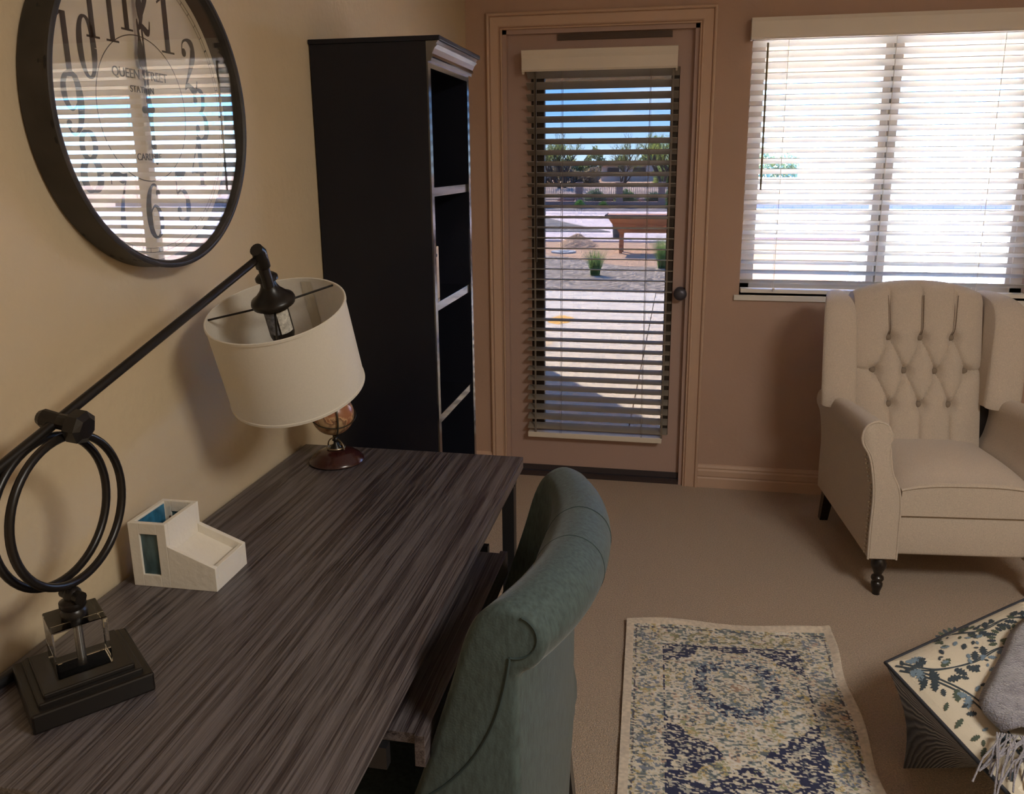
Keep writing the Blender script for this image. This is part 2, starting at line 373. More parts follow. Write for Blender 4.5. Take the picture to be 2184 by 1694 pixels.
# window
YW = .085
m = MB(); fw = .045
m.box(WX0, WX0 + fw, YW, YW + .05, WZ0, WZ1).box(WX1 - fw, WX1, YW, YW + .05, WZ0, WZ1).box(WX0, WX1, YW, YW + .05, WZ0, WZ0 + fw).box(WX0, WX1, YW, YW + .05, WZ1 - fw, WZ1)
cx = 1.800
m.box(cx - .037, cx - .006, YW, YW + .05, WZ0, WZ1).box(cx + .006, cx + .037, YW + .012, YW + .045, WZ0, WZ1).box(cx - .006, cx + .006, YW + .03, YW + .04, WZ0, WZ1)
m.box(WX0 + fw, WX0 + fw + .018, YW + .012, YW + .04, WZ0 + fw, WZ1 - fw).box(WX1 - fw - .018, WX1 - fw, YW + .012, YW + .04, WZ0 + fw, WZ1 - fw)
win = struct('window_1', m, VINYL)
CLEAR = glass('clear_glass', (.96, .98, .97))
MB().box(WX0 + .03, cx - .01, YW + .022, YW + .026, WZ0 + .03, WZ1 - .03).build('window_pane', CLEAR, win)
MB().box(cx + .01, WX1 - .03, YW + .028, YW + .032, WZ0 + .03, WZ1 - .03).build('window_pane', CLEAR, win)
MB().box(WX0 - .022, WX1 + .012, -.012, YW, WZ0 - .024, WZ0).build('window_sill', WHITE, win, bevel=.002)
# window_1 recess liner (bright painted return)
bl = thing('window_blind', 'white horizontal slat blind hanging in the bright window behind the armchair', 'window blind', (1.8, 0, WZ0))
m = MB(); m.prism([(-.052, 1.972), (-.056, 1.980), (-.056, 2.040), (-.050, 2.056), (-.001, 2.056), (-.001, 2.048), (-.044, 2.048), (-.044, 1.972)], lambda y, z: (1.212, y, z), lambda y, z: (2.42, y, z))
for x0 in (1.212, 2.412): m.box(x0, x0 + .008, -.048, -.001, 1.972, 2.052)
m.build('valance', CREAM, bl)
MB().box(WX0 + .006, WX1 - .006, .004, .050, 1.976, 2.022).build('headrail', WHITE, bl)
n = 24; zt, zb = 1.965, .972
for i in range(n):
    z = zt + (zb - zt) * i / (n - 1)
    slat_mb(WX0 + .004, WX1 - .006, .028, z, .050, R(25), .0028, .003).build('slat', SLATW, bl, smooth=True)
MB().rbox((.5 * (WX0 + WX1), .028, .932), (WX1 - WX0 - .012, .050, .018), .003, 2).build('bottom_rail', WHITE, bl)
m = MB()
for x in (1.367, 1.783, 2.186):
    m.tube([(x, .000, 1.976), (x, .000, .932)], .0011, 6); m.tube([(x, .052, 1.976), (x, .052, .932)], .0011, 6)
m.build('ladder_cord', CORDW, bl)
m = MB(); m.tube([(1.283, -.012, 1.962), (1.287, -.014, 1.37)], .0045, 6); m.box(1.281, 1.286, -.013, .01, 1.955, 1.963)
m.build('tilt_wand', mat('wand_olive', (.20, .17, .10), .4), bl, smooth=True)
for x in (1.367, 1.783, 2.186): MB().lathe([(.0, 0), (.006, .001), (.004, .012), (0, .013)], (x, -.006, .948), (0, 0, -1), 8).build('cord_button', WHITE, bl)

# added fixture that dresses the unseen fill light
t = thing('added_fill_lamp', 'added round flush fixture for the fill light, out of view', 'ceiling lamp', (LX, LY, H))
MB().lathe([(0, 0), (.22, 0), (.225, -.02), (.20, -.035), (0, -.035)], (LX, LY, H)).build('fill_lamp_base', WHITE, t, smooth=True)

# ================================================= BOOKCASE
BX, BY0, BY1, BH = .318, -1.622, -1.212, 1.800
t = thing('bookcase', 'tall narrow black bookcase standing against the left wall beyond the desk', 'bookcase', (BX / 2, (BY0 + BY1) / 2, 0))
st = .022
for y in (BY0, BY1 - st):
    m = MB(); m.box(.004, BX - .004, y, y + st, 0, BH - .012); m.cur = 1; m.box(BX - .004, BX, y, y + st, 0, BH - .012); m.build('side_panel', [BLACK, LACQ], t)
MB().box(.004, .014, BY0 + st, BY1 - st, .05, BH - .012).build('back_panel', BLACK, t)
for i, z in enumerate((.06, .445, .800, 1.120, 1.428)):
    MB().box(.015, BX - .006, BY0 + st, BY1 - st, z - .024, z).build('shelf', LACQ, t, bevel=.001)
MB().box(.002, BX + .034, BY0 - .006, BY1 + .012, BH - .012, BH).build('top_board', BLACK, t, bevel=.002)
prof = [(BX, BH - .060), (BX + .008, BH - .060), (BX + .010, BH - .052), (BX + .014, BH - .050), (BX + .012, BH - .042), (BX + .018, BH - .030), (BX + .026, BH - .022), (BX + .022, BH - .020), (BX + .028, BH - .012), (BX, BH - .012)]
MB().prism(prof, lambda x, z: (x, BY0 - .0, z), lambda x, z: (x, BY1 + .004, z)).build('cornice', LACQ, t)
m = MB(); m.box(BX - .012, BX, BY0 + st, BY1 - st, BH - .075, BH - .012); m.build('face_rail', LACQ, t)
# box file on the third shelf
t = thing('storage_box', 'cream upright box file with small dark studs on a bookcase shelf', 'box', (.24, -1.52, 1.120))
MB().box(.16, .296, -1.588, -1.503, 1.120, 1.266).build('box_body', mat('cream_card', (.62, .52, .42), .6, vary=(18, .25)), t, bevel=.002)
m = MB()
for yy in (-1.553, -1.531): m.lathe([(0, 0), (.005, 0), (.004, .003), (0, .004)], (.296, yy, 1.243), (1, 0, 0), 10)
m.build('stud', DMETAL, t)

# ================================================= DESK
DH, DX, DY0, DY1 = .777, .592, -3.018, -1.817
t = thing('writing_desk', 'grey-brown wood-grain writing desk with black metal legs along the left wall', 'desk', (DX / 2, (DY0 + DY1) / 2, 0))
MB().box(.012, DX, DY0, DY1, DH - .030, DH).build('desktop', DESKW, t, bevel=.0015)
m = MB()
m.box(.035, DX - .012, DY0 + .03, DY0 + .05, DH - .085, DH - .031).box(.035, DX - .012, DY1 - .05, DY1 - .03, DH - .060, DH - .031)
m.box(.035, .055, DY0 + .05, DY1 - .05, DH - .085, DH - .031)
m.build('metal_frame', DMETAL, t)
for x, y in ((.548, DY1 - .055), (.035, DY1 - .055), (.548, DY0 + .025), (.035, DY0 + .025)):
    MB().box(x, x + .030, y, y + .030, 0, DH - .030).build('leg', DMETAL, t, bevel=.001)
MB().box(.05, .562, DY1 - .05, DY1 - .03, .08, .10).build('stretcher', DMETAL, t)
tr = MB().box(.16, .606, -2.735, -2.165, .672, .690).build('keyboard_tray', DESKW, t, bevel=.001)
MB().box(.606, .622, -2.742, -2.158, .640, .692).build('tray_front', DESKW, tr, bevel=.001)
for y in (-2.135, -2.765):
    m = MB(); m.box(.10, .560, y - .012, y + .012, .690, .747); m.box(.10, .575, y - .008, y + .008, .655, .690); m.build('tray_rail', DMETAL, t)

# ================================================= DESK LAMP
t = thing('desk_lamp', 'bronze ring desk lamp with crystal cube, long swing arm and white drum shade', 'desk lamp', (.154, -2.829, DH))
a0 = R(50); Mz = Matrix.Translation((.154, -2.829, DH)) @ Matrix.Rotation(a0, 4, 'Z')
m = MB(); m.M = Mz; m.rbox((0, 0, .014), (.150, .150, .028), .003, 2); m.rbox((0, 0, .0295), (.128, .128, .010), .002, 2); m.rbox((0, 0, .037), (.112, .112, .008), .002, 2)
m.build('base', BRONZE, t)
m = MB(); m.M = Mz; m.rbox((0, 0, .076), (.068, .068, .070), .002, 2)
cm = bpy.data.materials.new('crystal'); cm.use_nodes = True; b = cm.node_tree.nodes['Principled BSDF']
b.inputs['Transmission Weight'].default_value = 1; b.inputs['IOR'].default_value = 1.5; b.inputs['Roughness'].default_value = 0; b.inputs['Base Color'].default_value = (.97, .97, .93, 1)
m.build('crystal_cube', cm, t)
m = MB(); m.tube([(.154, -2.829, DH + .112), (.154, -2.829, DH + .041)], .006, 12); m.build('center_rod', mat('steel_rod', (.5, .5, .5), .25, metal=1), t, smooth=True)
C0 = Vector((.154, -2.829, 0))
m = MB(); m.lathe([(0, .885), (.016, .886), (.017, .895), (.014, .899), (.017, .903), (.017, .910), (.010, .914), (.008, .918), (0, .919)], C0, n=24)
m.ball((.156, -2.829, .919), .012); m.tube([(.172, -2.833, .917), (.140, -2.825, .921)], .009, 12)
m.build('neck', BRONZE, t, smooth=True)
def ring(cx, cy, cz, r, rt, ang, name):
    e = Vector((cos(ang), sin(ang), 0)); m = MB()
    m.tube([Vector((cx, cy, cz)) + r * (cos(2 * pi * k / 56) * e + Vector((0, 0, sin(2 * pi * k / 56)))) for k in range(56)], rt, 12, loop=True)
    return m.build(name, BRONZE, t, smooth=True)
ring(.157, -2.812, 1.036, .102, .0058, R(89), 'ring'); ring(.136, -2.818, 1.036, .102, .0058, R(89), 'ring')
A = R(84); ea = Vector((cos(A), sin(A), 0)); B0 = Vector((.154, -2.829, 0))
J = B0 + .50 * ea + Vector((0, 0, 1.322)); K = B0 + .034 * ea + Vector((0, 0, 1.153)); ad = (J - K).normalized()
off = Vector((-.022, .002, .004))
m = MB(); m.tube([K - ad * .22 + off, J + off * .3 - ad * .008], .0072, 14); m.build('arm', BRONZE, t, smooth=True)
m = MB()
m.tube([K + Vector((-.040, -.002, .008)), K + Vector((-.034, -.002, .007)), K + Vector((-.012, 0, .003)), K + Vector((.010, 0, 0))], [.010, .013, .011, .012], 14)
g = [K + Vector((.004, 0, -.001)), K + Vector((.008, 0, -.002)), K + Vector((.024, 0, -.004)), K + Vector((.029, 0, -.005))]
m.tube(g, [.016, .023, .023, .015], 7)
m.build('clamp_knob', BRONZE, t)
# shade joint
S0 = B0 + .552 * ea + Vector((-.012, 0, 1.222)); S1 = B0 + .612 * ea + Vector((-.012, 0, 1.046)); ax = (S0 - S1).normalized()
m = MB(); side = Vector((-sin(A), cos(A), 0))
m.tube([J - ad * .012 + ax * .012, J + ax * .010 + ad * .012], .013, 16) if False else None
m.tube([J + ax * .022 - ad * .006, J + ax * .014, J - ax * .016, J - ax * .020], [.0125, .0135, .0135, .009], 16)
m.tube([J - ax * .014, J - ax * .056], .0105, 16)
m.lathe([(0, .074), (.016, .072), (.021, .067), (.021, .062), (.014, .058), (.015, .050), (.020, .040), (.031, .028), (.040, .022), (.042, .016), (.040, .010), (.030, .008), (0, .008)], S0, ax, 28)
m.lathe([(0, .010), (.0235, .010), (.0235, -.055), (.018, -.075), (0, -.075)], S0, ax, 24)
m.build('socket', BRONZE, t, smooth=True)
m = MB(); RS = .1315; HS = (S0 - S1).length
ref = ax.cross(Vector((0, 1, 0))).normalized(); v2 = ax.cross(ref)
def srng(r, h, n=72): return [S1 + h * ax + r * (cos(2 * pi * k / n) * ref + sin(2 * pi * k / n) * v2) for k in range(n)]
prof = [(RS + .002, 0), (RS + .0035, .001), (RS + .0035, .006), (RS + .002, .007), (RS + .0010, HS - .007), (RS + .003, HS - .006), (RS + .003, HS - .001), (RS + .001, HS), (RS - .001, HS - .001), (RS - .001, .001)]
m.loft([srng(r, h) for r, h in prof], loop=True); sh = m.build('lamp_shade', SHADE, t, smooth=True)
m = MB(); m.loft([srng(.030, HS + .003, 24), srng(.030, HS + .007, 24), srng(.024, HS + .007, 24), srng(.024, HS + .003, 24)], loop=True)
for k in (15, 65, 115, 190, 235, 300)[::2]:
    d = cos(R(k)) * ref + sin(R(k)) * v2; m.tube([S1 + (HS + .005) * ax + d * .026, S1 + (HS - .006) * ax + d * (RS - .001)], .0022, 6)
m.build('spider_fitting', BRONZE, t)
MB().loft([[S1 + h * ax + (RS - .0025) * (cos(q) * ref + sin(q) * v2) for q in (R(262), R(267), R(272))] for h in (.01, HS - .008)], closed=False).build('shade_seam', mat('seam_tape', (.55, .50, .40), .8), sh)
def sticker(a, w_, h0, h1, m_, nm):
    m = MB(); m.loft([[S0 + h * ax + .0242 * (cos(a + q) * ref + sin(a + q) * v2) for q in np.linspace(-w_, w_, 7)] for h in (h0, h1)], closed=False); return m.build(nm, m_, t)
vd = Vector((.9542, -3.7127, 1.49)) - S0; va = math.atan2(vd.dot(v2), vd.dot(ref))
sticker(va + R(28), R(32), -.046, .003, mat('label_white', (.60, .58, .52), .6, vary=(160, .35)), 'care_label')
sticker(va - R(38), R(26), -.046, .003, mat('label_grey', (.16, .17, .20), .5, vary=(160, .5)), 'care_label')
# cord from the base along the desk to the wall
t = thing('lamp_cord', 'black lamp cord trailing over the desk to the wall behind the base', 'cord', (.04, -2.80, DH))
m = MB(); m.tube(catmull([(.046, -2.800, DH + .008), (.044, -2.850, DH + .006), (.040, -2.90, DH + .004), (.03, -2.95, DH + .004), (.012, -2.96, DH + .004)], 6), .0035, 8)
m.tube([(.046, -2.806, DH + .0088), (.040, -2.870, DH + .0088)], .0085, 10)
m.build('cord_wire', DMETAL, t, smooth=True)

# ================================================= PEN HOLDER
t = thing('pen_holder', 'white wooden desk organizer with tall compartment and sloping tray', 'desk organizer', (.12, -2.51, DH))
Mo = Matrix.Translation((.042, -2.561, DH)) @ Matrix.Rotation(R(1), 4, 'Z'); WW = mat('whitewashed_wood', (.74, .70, .62), .65, bump=(90, .3, .003))
W_, D_, H1, HT = .156, .104, .045, .118; tw = .070; wt = .0085
m = MB(); m.M = Mo
def wallprof(y0, y1):
    m.prism([(0, 0), (W_, 0), (W_, .043), (tw + .002, .077), (tw, HT), (0, HT)], lambda x, z: (x, y0, z), lambda x, z: (x, y1, z))
# front wall with a window opening, built from pieces
wx0, wx1, wz0, wz1 = .020, .053, .022, .098
def fw_(y0, y1):
    m.box(0, wx0, y0, y1, 0, HT).box(wx1, tw, y0, y1, 0, HT).box(wx0, wx1, y0, y1, 0, wz0).box(wx0, wx1, y0, y1, wz1, HT)
    m.prism([(tw, 0), (W_, 0), (W_, .043), (tw + .002, .077), (tw, .078)], lambda x, z: (x, y0, z), lambda x, z: (x, y1, z))
fw_(0, wt); fw_(D_ - wt, D_)
m.box(0, wt, wt, D_ - wt, 0, HT).box(tw - wt, tw, wt, D_ - wt, 0, HT).box(W_ - wt, W_, wt, D_ - wt, 0, .043)
m.box(wt, tw - wt, wt, D_ - wt, 0, .006)
m.prism([(tw, 0), (W_ - wt, 0), (W_ - wt, .029), (tw, .062)], lambda x, z: (x, wt, z), lambda x, z: (x, D_ - wt, z))
m.build('holder_body', WW, t, bevel=.0008)
BLU = mat('teal_glass_panel', (.07, .13, .15), .15, vary=(40, .5, (1, 1, .4)))
m = MB(); m.M = Mo; m.box(wx0, wx1, .004, .006, wz0, wz1); m.build('glass_panel', BLU, t)
m = MB(); m.M = Mo; m.box(wx0, wx1, D_ - .006, D_ - .004, wz0, wz1); m.build('glass_panel', BLU, t)
m = MB(); m.M = Mo; m.box(wt, wt + .0015, wt + .004, D_ - wt - .004, .012, HT - .004); m.build('inner_panel', mat('bright_blue_panel', (.03, .15, .27), .3, vary=(60, .4)), t)
for k, (px, py, lx, ly, z1, c) in enumerate(((.030, .030, .004, .012, .100, (.02, .02, .02)), (.044, .045, -.006, .02, .104, (.10, .05, .03)), (.030, .060, .010, -.006, .096, (.35, .42, .45)))):
    o = MB(); o.M = Mo; o.tube([(px, py, .007), (px + lx * .95, py + ly * .95, z1 - .012), (px + lx, py + ly, z1)], [.0035, .0035, .0015], 8)
    o = o.build('pen', mat('pen_%d' % k, c, .3), None, smooth=True)
    tag(o, ['black pen standing in the white desk organizer', 'brown pen leaning to the back of the white desk organizer', 'pale blue pen standing in the white desk organizer'][k], 'pen', 'pens in the desk organizer')

# ================================================= GLOBE
t = thing('desk_globe', 'small antique globe on a round dark red base at the far desk end', 'globe', (.145, -1.925, DH))
G = Vector((.142, -1.925, .898)); gb = Vector((.145, -1.925, DH))
m = MB(); m.lathe([(0, 0), (.063, 0), (.067, .004), (.066, .009), (.060, .013), (.058, .017), (.050, .020), (.047, .025), (.036, .030), (.028, .033), (0, .034)], gb, n=44)
m.build('globe_base', mat('mahogany', (.035, .008, .008), .25, coat=.5), t, smooth=True)
m = MB(); m.lathe([(0, .034), (.014, .034), (.012, .040), (.006, .046), (.005, .052), (.009, .056), (.005, .060), (.004, .068), (0, .070)], gb, n=20)
m.build('globe_stem', BRONZE, t, smooth=True)
m = MB(); m.tube([gb + Vector((.021 * cos(q), .021 * sin(q), .037)) for q in np.linspace(0, 2 * pi, 28)[:-1]], .0022, 6, loop=True)
m.tube([gb + Vector((.026 * cos(q), -.012 * cos(q), .036 + .024 * sin(q))) for q in np.linspace(0, pi, 14)], .0018, 6)
m.build('brass_ring', mat('aged_brass', (.30, .24, .16), .35, metal=.8), t, smooth=True)
gm = bpy.data.materials.new('globe_map'); gm.use_nodes = True; nt = gm.node_tree; b = nt.nodes['Principled BSDF']
tc = nt.nodes.new('ShaderNodeTexCoord'); nn = nt.nodes.new('ShaderNodeTexNoise'); nn.inputs['Scale'].default_value = 22; nn.inputs['Detail'].default_value = 5; nt.links.new(tc.outputs['Object'], nn.inputs['Vector'])
rr = nt.nodes.new('ShaderNodeValToRGB'); rr.color_ramp.elements[0].position = .42; rr.color_ramp.elements[0].color = (.50, .33, .18, 1); rr.color_ramp.elements[1].position = .56; rr.color_ramp.elements[1].color = (.34, .14, .07, 1)
e = rr.color_ramp.elements.new(.49); e.color = (.16, .07, .04, 1); e = rr.color_ramp.elements.new(.51); e.color = (.62, .38, .20, 1)
nt.links.new(nn.outputs[0], rr.inputs[0]); nt.links.new(rr.outputs[0], b.inputs['Base Color']); b.inputs['Roughness'].default_value = .3
MB().ball(G, .051, 40, 24).build('map_sphere', gm, t, smooth=True, loc=G)
m = MB(); tilt = Matrix.Rotation(R(23), 3, 'X'); gd = Matrix.Rotation(R(35), 3, 'Z')
m.tube([G + gd @ (tilt @ Vector((0, .0560 * cos(q), .0560 * sin(q)))) for q in np.linspace(R(80), R(282), 40)], .0022, 6)
m.tube([G + gd @ (tilt @ Vector((.0545 * cos(q), .0545 * sin(q), 0))) for q in np.linspace(0, 2 * pi, 48)[:-1]], .0016, 6, loop=True)
m.tube([G + Vector((0, 0, -.050)), G + Vector((0, 0, -.058))], .004, 8)
m.build('meridian', mat('dark_meridian', (.06, .05, .035), .35, metal=.5), t, smooth=True)

# ================================================= CLOCK
CY, CZ, CT, CR = -2.345, 1.586, .056, .277
t = thing('wall_clock', 'large round wall clock with black rim and cream numeral dial above the desk', 'clock', (.0, CY, CZ))
cc = Vector((0, CY, CZ)); RIM = mat('worn_black_rim', (.030, .026, .024), .5, vary=(14, .5)); 
rm = MB().lathe([(CR - .002, .001), (CR + .001, .006), (CR - .001, CT - .010), (CR + .001, CT - .006), (CR + .001, CT - .002), (CR - .003, CT), (CR - .007, CT), (CR - .009, CT - .003), (CR - .011, CT - .004), (CR - .012, CT - .010), (CR - .012, .018), (CR - .012, .001), (CR - .002, .001)], cc, (1, 0, 0), 120); rm.cur = 1; rng2 = random.Random(3)
for k in range(46):   # chips in the rim paint
    a = rng2.uniform(0, 2 * pi); h = rng2.choice([CT - .006, rng2.uniform(.006, CT - .01)]); s = rng2.uniform(.0015, .005); r0 = CR + .0013
    rm.add([(h + dx * s * .5, CY + r0 * cos(a + da * s / CR), CZ + r0 * sin(a + da * s / CR)) for dx, da in ((-1, -.6), (.2, -1.2), (1, .1), (.3, 1.3), (-.8, .7))], [(0, 1, 2, 3, 4)])
rm.build('rim', [RIM, mat('rim_chip', (.008, .007, .007), .6)], t, smooth=True)
DIAL = mat('aged_cream_dial', (.66, .58, .45), .6, vary=(9, .10))
dial = MB().lathe([(0, .002), (CR - .0125, .002), (CR - .0125, .012), (0, .012)], cc, (1, 0, 0), 96).build('dial', DIAL, t)
MB().lathe([(0, .044), (CR - .0115, .044), (CR - .0115, .046), (0, .046)], cc, (1, 0, 0), 96).build('glass_cover', glass('clock_glass', (.97, .97, .96), 1.0), t)
INK = mat('clock_ink', (.035, .030, .026), .7)
def ribbon(m, pts, wds, M_, sp=True):
    if sp:
        q = catmull([(p[0], p[1], wd) for p, wd in zip(pts, wds)], 7); pts = [(a, b) for a, b, c in q]; wds = [max(c, .01) for a, b, c in q]
    L_, Rr = [], []
    for i, p in enumerate(pts):
        a = pts[max(i - 1, 0)]; b = pts[min(i + 1, len(pts) - 1)]; d = Vector((b[0] - a[0], b[1] - a[1])); d.normalize(); n_ = Vector((-d.y, d.x)) * wds[i] / 2
        L_.append(M_(p[0] + n_.x, p[1] + n_.y)); Rr.append(M_(p[0] - n_.x, p[1] - n_.y))
    n = len(L_); m.add(L_ + Rr, [(i, i + 1, n + i + 1, n + i) for i in range(n - 1)])
def blob(m, c, r, M_): m.add([M_(c[0] + r * cos(2 * pi * k / 14), c[1] + r * .62 * sin(2 * pi * k / 14)) for k in range(14)], [tuple(range(14))])
def digit(m, ch, M_):
    if ch in '0': ribbon(m, [(.5 + .34 * cos(a), .5 + .475 * sin(a)) for a in np.linspace(0, 2 * pi, 41)], [.045 + .24 * abs(cos(a)) ** 1.5 for a in np.linspace(0, 2 * pi, 41)], M_, False)
    if ch == '1':
        ribbon(m, [(.52, .98), (.52, .02)], [.26, .26], M_, False); ribbon(m, [(.18, .015), (.86, .015)], [.035, .035], M_, False); ribbon(m, [(.42, .965), (.14, .86)], [.05, .04], M_, False)
    if ch == '2':
        blob(m, (.26, .74), .13, M_); ribbon(m, [(.16, .74), (.22, .92), (.48, .985), (.74, .90), (.76, .72), (.58, .48), (.30, .22), (.16, .08)], [.05, .05, .06, .20, .27, .17, .07, .05], M_)
        ribbon(m, [(.15, .06), (.35, .13), (.58, .06), (.78, .05), (.88, .24)], [.05, .10, .15, .10, .04], M_)
    if ch == '3':
        blob(m, (.26, .77), .12, M_); ribbon(m, [(.16, .77), (.26, .94), (.48, .985), (.70, .90), (.72, .74), (.58, .58), (.42, .54)], [.04, .05, .06, .18, .22, .09, .04], M_)
        ribbon(m, [(.42, .54), (.66, .50), (.80, .30), (.70, .08), (.46, .015), (.24, .06), (.15, .22)], [.04, .10, .26, .18, .06, .05, .04], M_); blob(m, (.26, .23), .12, M_)
    if ch == '4':
        ribbon(m, [(.64, .98), (.64, .02)], [.24, .24], M_, False); ribbon(m, [(.62, .97), (.08, .30)], [.05, .045], M_, False); ribbon(m, [(.06, .28), (.94, .28)], [.045, .045], M_, False); ribbon(m, [(.40, .015), (.88, .015)], [.035, .035], M_, False)
    if ch == '5':
        ribbon(m, [(.24, .95), (.50, .90), (.80, .97)], [.06, .17, .06], M_); ribbon(m, [(.24, .97), (.22, .52)], [.045, .045], M_, False)
        ribbon(m, [(.22, .54), (.46, .62), (.72, .52), (.80, .30), (.68, .08), (.44, .015), (.24, .06), (.15, .22)], [.04, .06, .16, .27, .16, .06, .05, .04], M_); blob(m, (.26, .23), .12, M_)
    if ch in '69':
        F_ = M_ if ch == '6' else (lambda a, b: M_(1 - a, 1 - b))
        ribbon(m, [(.80, .86), (.66, .97), (.46, .96), (.26, .76), (.19, .45), (.26, .16), (.50, .02), (.74, .14), (.80, .32), (.72, .50), (.52, .60), (.32, .50), (.26, .38)], [.04, .05, .07, .20, .28, .20, .05, .16, .22, .15, .05, .04, .03], F_); blob(m, (.74, .83), .11, F_)
    if ch == '7':
        ribbon(m, [(.14, .90), (.40, .93), (.66, .87), (.88, .94)], [.06, .15, .17, .05], M_); ribbon(m, [(.14, .97), (.13, .78)], [.04, .04], M_, False)
        ribbon(m, [(.86, .93), (.64, .62), (.50, .34), (.46, .02)], [.04, .08, .18, .28], M_)
    if ch == '8':
        for cy_, ry, rx, wd in ((.76, .215, .27, .17), (.27, .255, .34, .24)):
            ribbon(m, [(.5 + rx * cos(a), cy_ + ry * sin(a)) for a in np.linspace(0, 2 * pi, 33)], [.045 + wd * abs(cos(a)) ** 1.5 for a in np.linspace(0, 2 * pi, 33)], M_, False)
def dl(u, v, h=.0125): return (h, CY + u, CZ + v)
for k in range(1, 13):
    s = str(k); a = pi / 2 - k * pi / 6; rad = .178; u0, v0 = rad * cos(a), rad * sin(a); dw, dh = .057, .098
    if len(s) == 2: dw = .047
    m = MB()
    for i, ch in enumerate(s):
        ux = u0 + (i - len(s) / 2) * dw * 1.02
        digit(m, ch, lambda x, y, ux=ux: dl(ux + x * dw, v0 - dh / 2 + y * dh))
    m.build('numeral', INK, dial)
m = MB()
def circ(m, r, wd, n=96):
    vs = [dl(q * cos(2 * pi * k / n), q * sin(2 * pi * k / n)) for q in (r - wd / 2, r + wd / 2) for k in range(n)]
    m.add(vs, [(k, (k + 1) % n, n + (k + 1) % n, n + k) for k in range(n)])
circ(m, .124, .0016); circ(m, .2515, .0010); circ(m, .244, .0008)
for k in range(60):
    a = k * pi / 30; wd = .0006 if k % 5 else .0016
    m.add([dl(r * cos(a) - s * wd * sin(a), r * sin(a) + s * wd * cos(a)) for r, s in ((.244, -1), (.244, 1), (.2515, 1), (.2515, -1))], [(0, 1, 2, 3)])
m.build('minute_track', INK, dial)
MT = lambda u, v: Matrix(((0, 0, 1, .0127), (1, 0, 0, CY + u), (0, 1, 0, CZ + v), (0, 0, 0, 1)))
SM = mat('clock_small_ink', (.10, .085, .07), .7)
text_mesh('QUEEN STREET', .0225, MT(0, .058), SM, 'lettering', dial)
text_mesh('STATION', .016, MT(0, .033), SM, 'lettering', dial)
text_mesh('CARLISLE', .017, MT(0, -.082), SM, 'lettering', dial)
def hand(name, ln, tail, x, wd, a, spade):
    def P(s, c): return (x, CY + s * cos(a) - c * sin(a), CZ + s * sin(a) + c * cos(a))
    m = MB(); out = [(-tail, .4), (-tail * .93, 1.3), (-tail * .80, 1.3), (-tail * .72, .45), (-.02, .5), (0, 1.3), (.02, .5), (ln * spade - .030, .4), (ln * spade - .018, 1.6), (ln * spade, 2.1), (ln * spade + .012, 1.3), (ln * spade + .028, .45), (ln * .95, .35), (ln, .08)]
    up = [P(s, c * wd) for s, c in out] + [P(s, -c * wd) for s, c in out[::-1]]
    lo_ = [(p[0] - .001, p[1], p[2]) for p in up]; n = len(up)
    m.add(up + lo_, [(i, (i + 1) % n, n + (i + 1) % n, n + i) for i in range(n)]); k = len(out)
    m.add(up, [(i, i + 1, n - 2 - i, n - 1 - i) for i in range(k - 1)]); return m.build(name, INK, t)
hand('minute_hand', .215, .095, .026, .0040, R(91), .80); hand('hour_hand', .150, .070, .022, .0052, R(93), .62)
MB().lathe([(0, .012), (.006, .012), (.006, .029), (0, .031)], cc, (1, 0, 0), 16).build('hand_boss', INK, t)

# ================================================= WINGBACK ARMCHAIR (local frame: a = right, b = back, z)
AO = Vector((1.683, -.915, 0)); AR = Vector((.995, .0985, 0)); AB = Vector((-.0985, .995, 0))
AM = Matrix(((AR.x, AB.x, 0, AO.x), (AR.y, AB.y, 0, AO.y), (0, 0, 1, 0), (0, 0, 0, 1)))
t = thing('wingback_armchair', 'beige linen wingback armchair with button-tufted back and nailhead trim under the window', 'armchair', AM @ Vector((.26, .33, 0)))
AC = .262   # mirror plane
def amb(): m = MB(); m.M = AM; return m
def mir(p, s): return (p[0] if s > 0 else 2 * AC - p[0], p[1], p[2])
fp = catmull([(-.046, .145), (-.048, .25), (-.048, .38), (-.060, .47), (-.075, .525), (-.098, .565), (-.101, .600), (-.085, .630), (-.055, .640), (-.025, .630), (-.010, .600), (-.010, .545), (.003, .465), (.030, .405), (.041, .340), (.043, .250), (.045, .145)], 5)
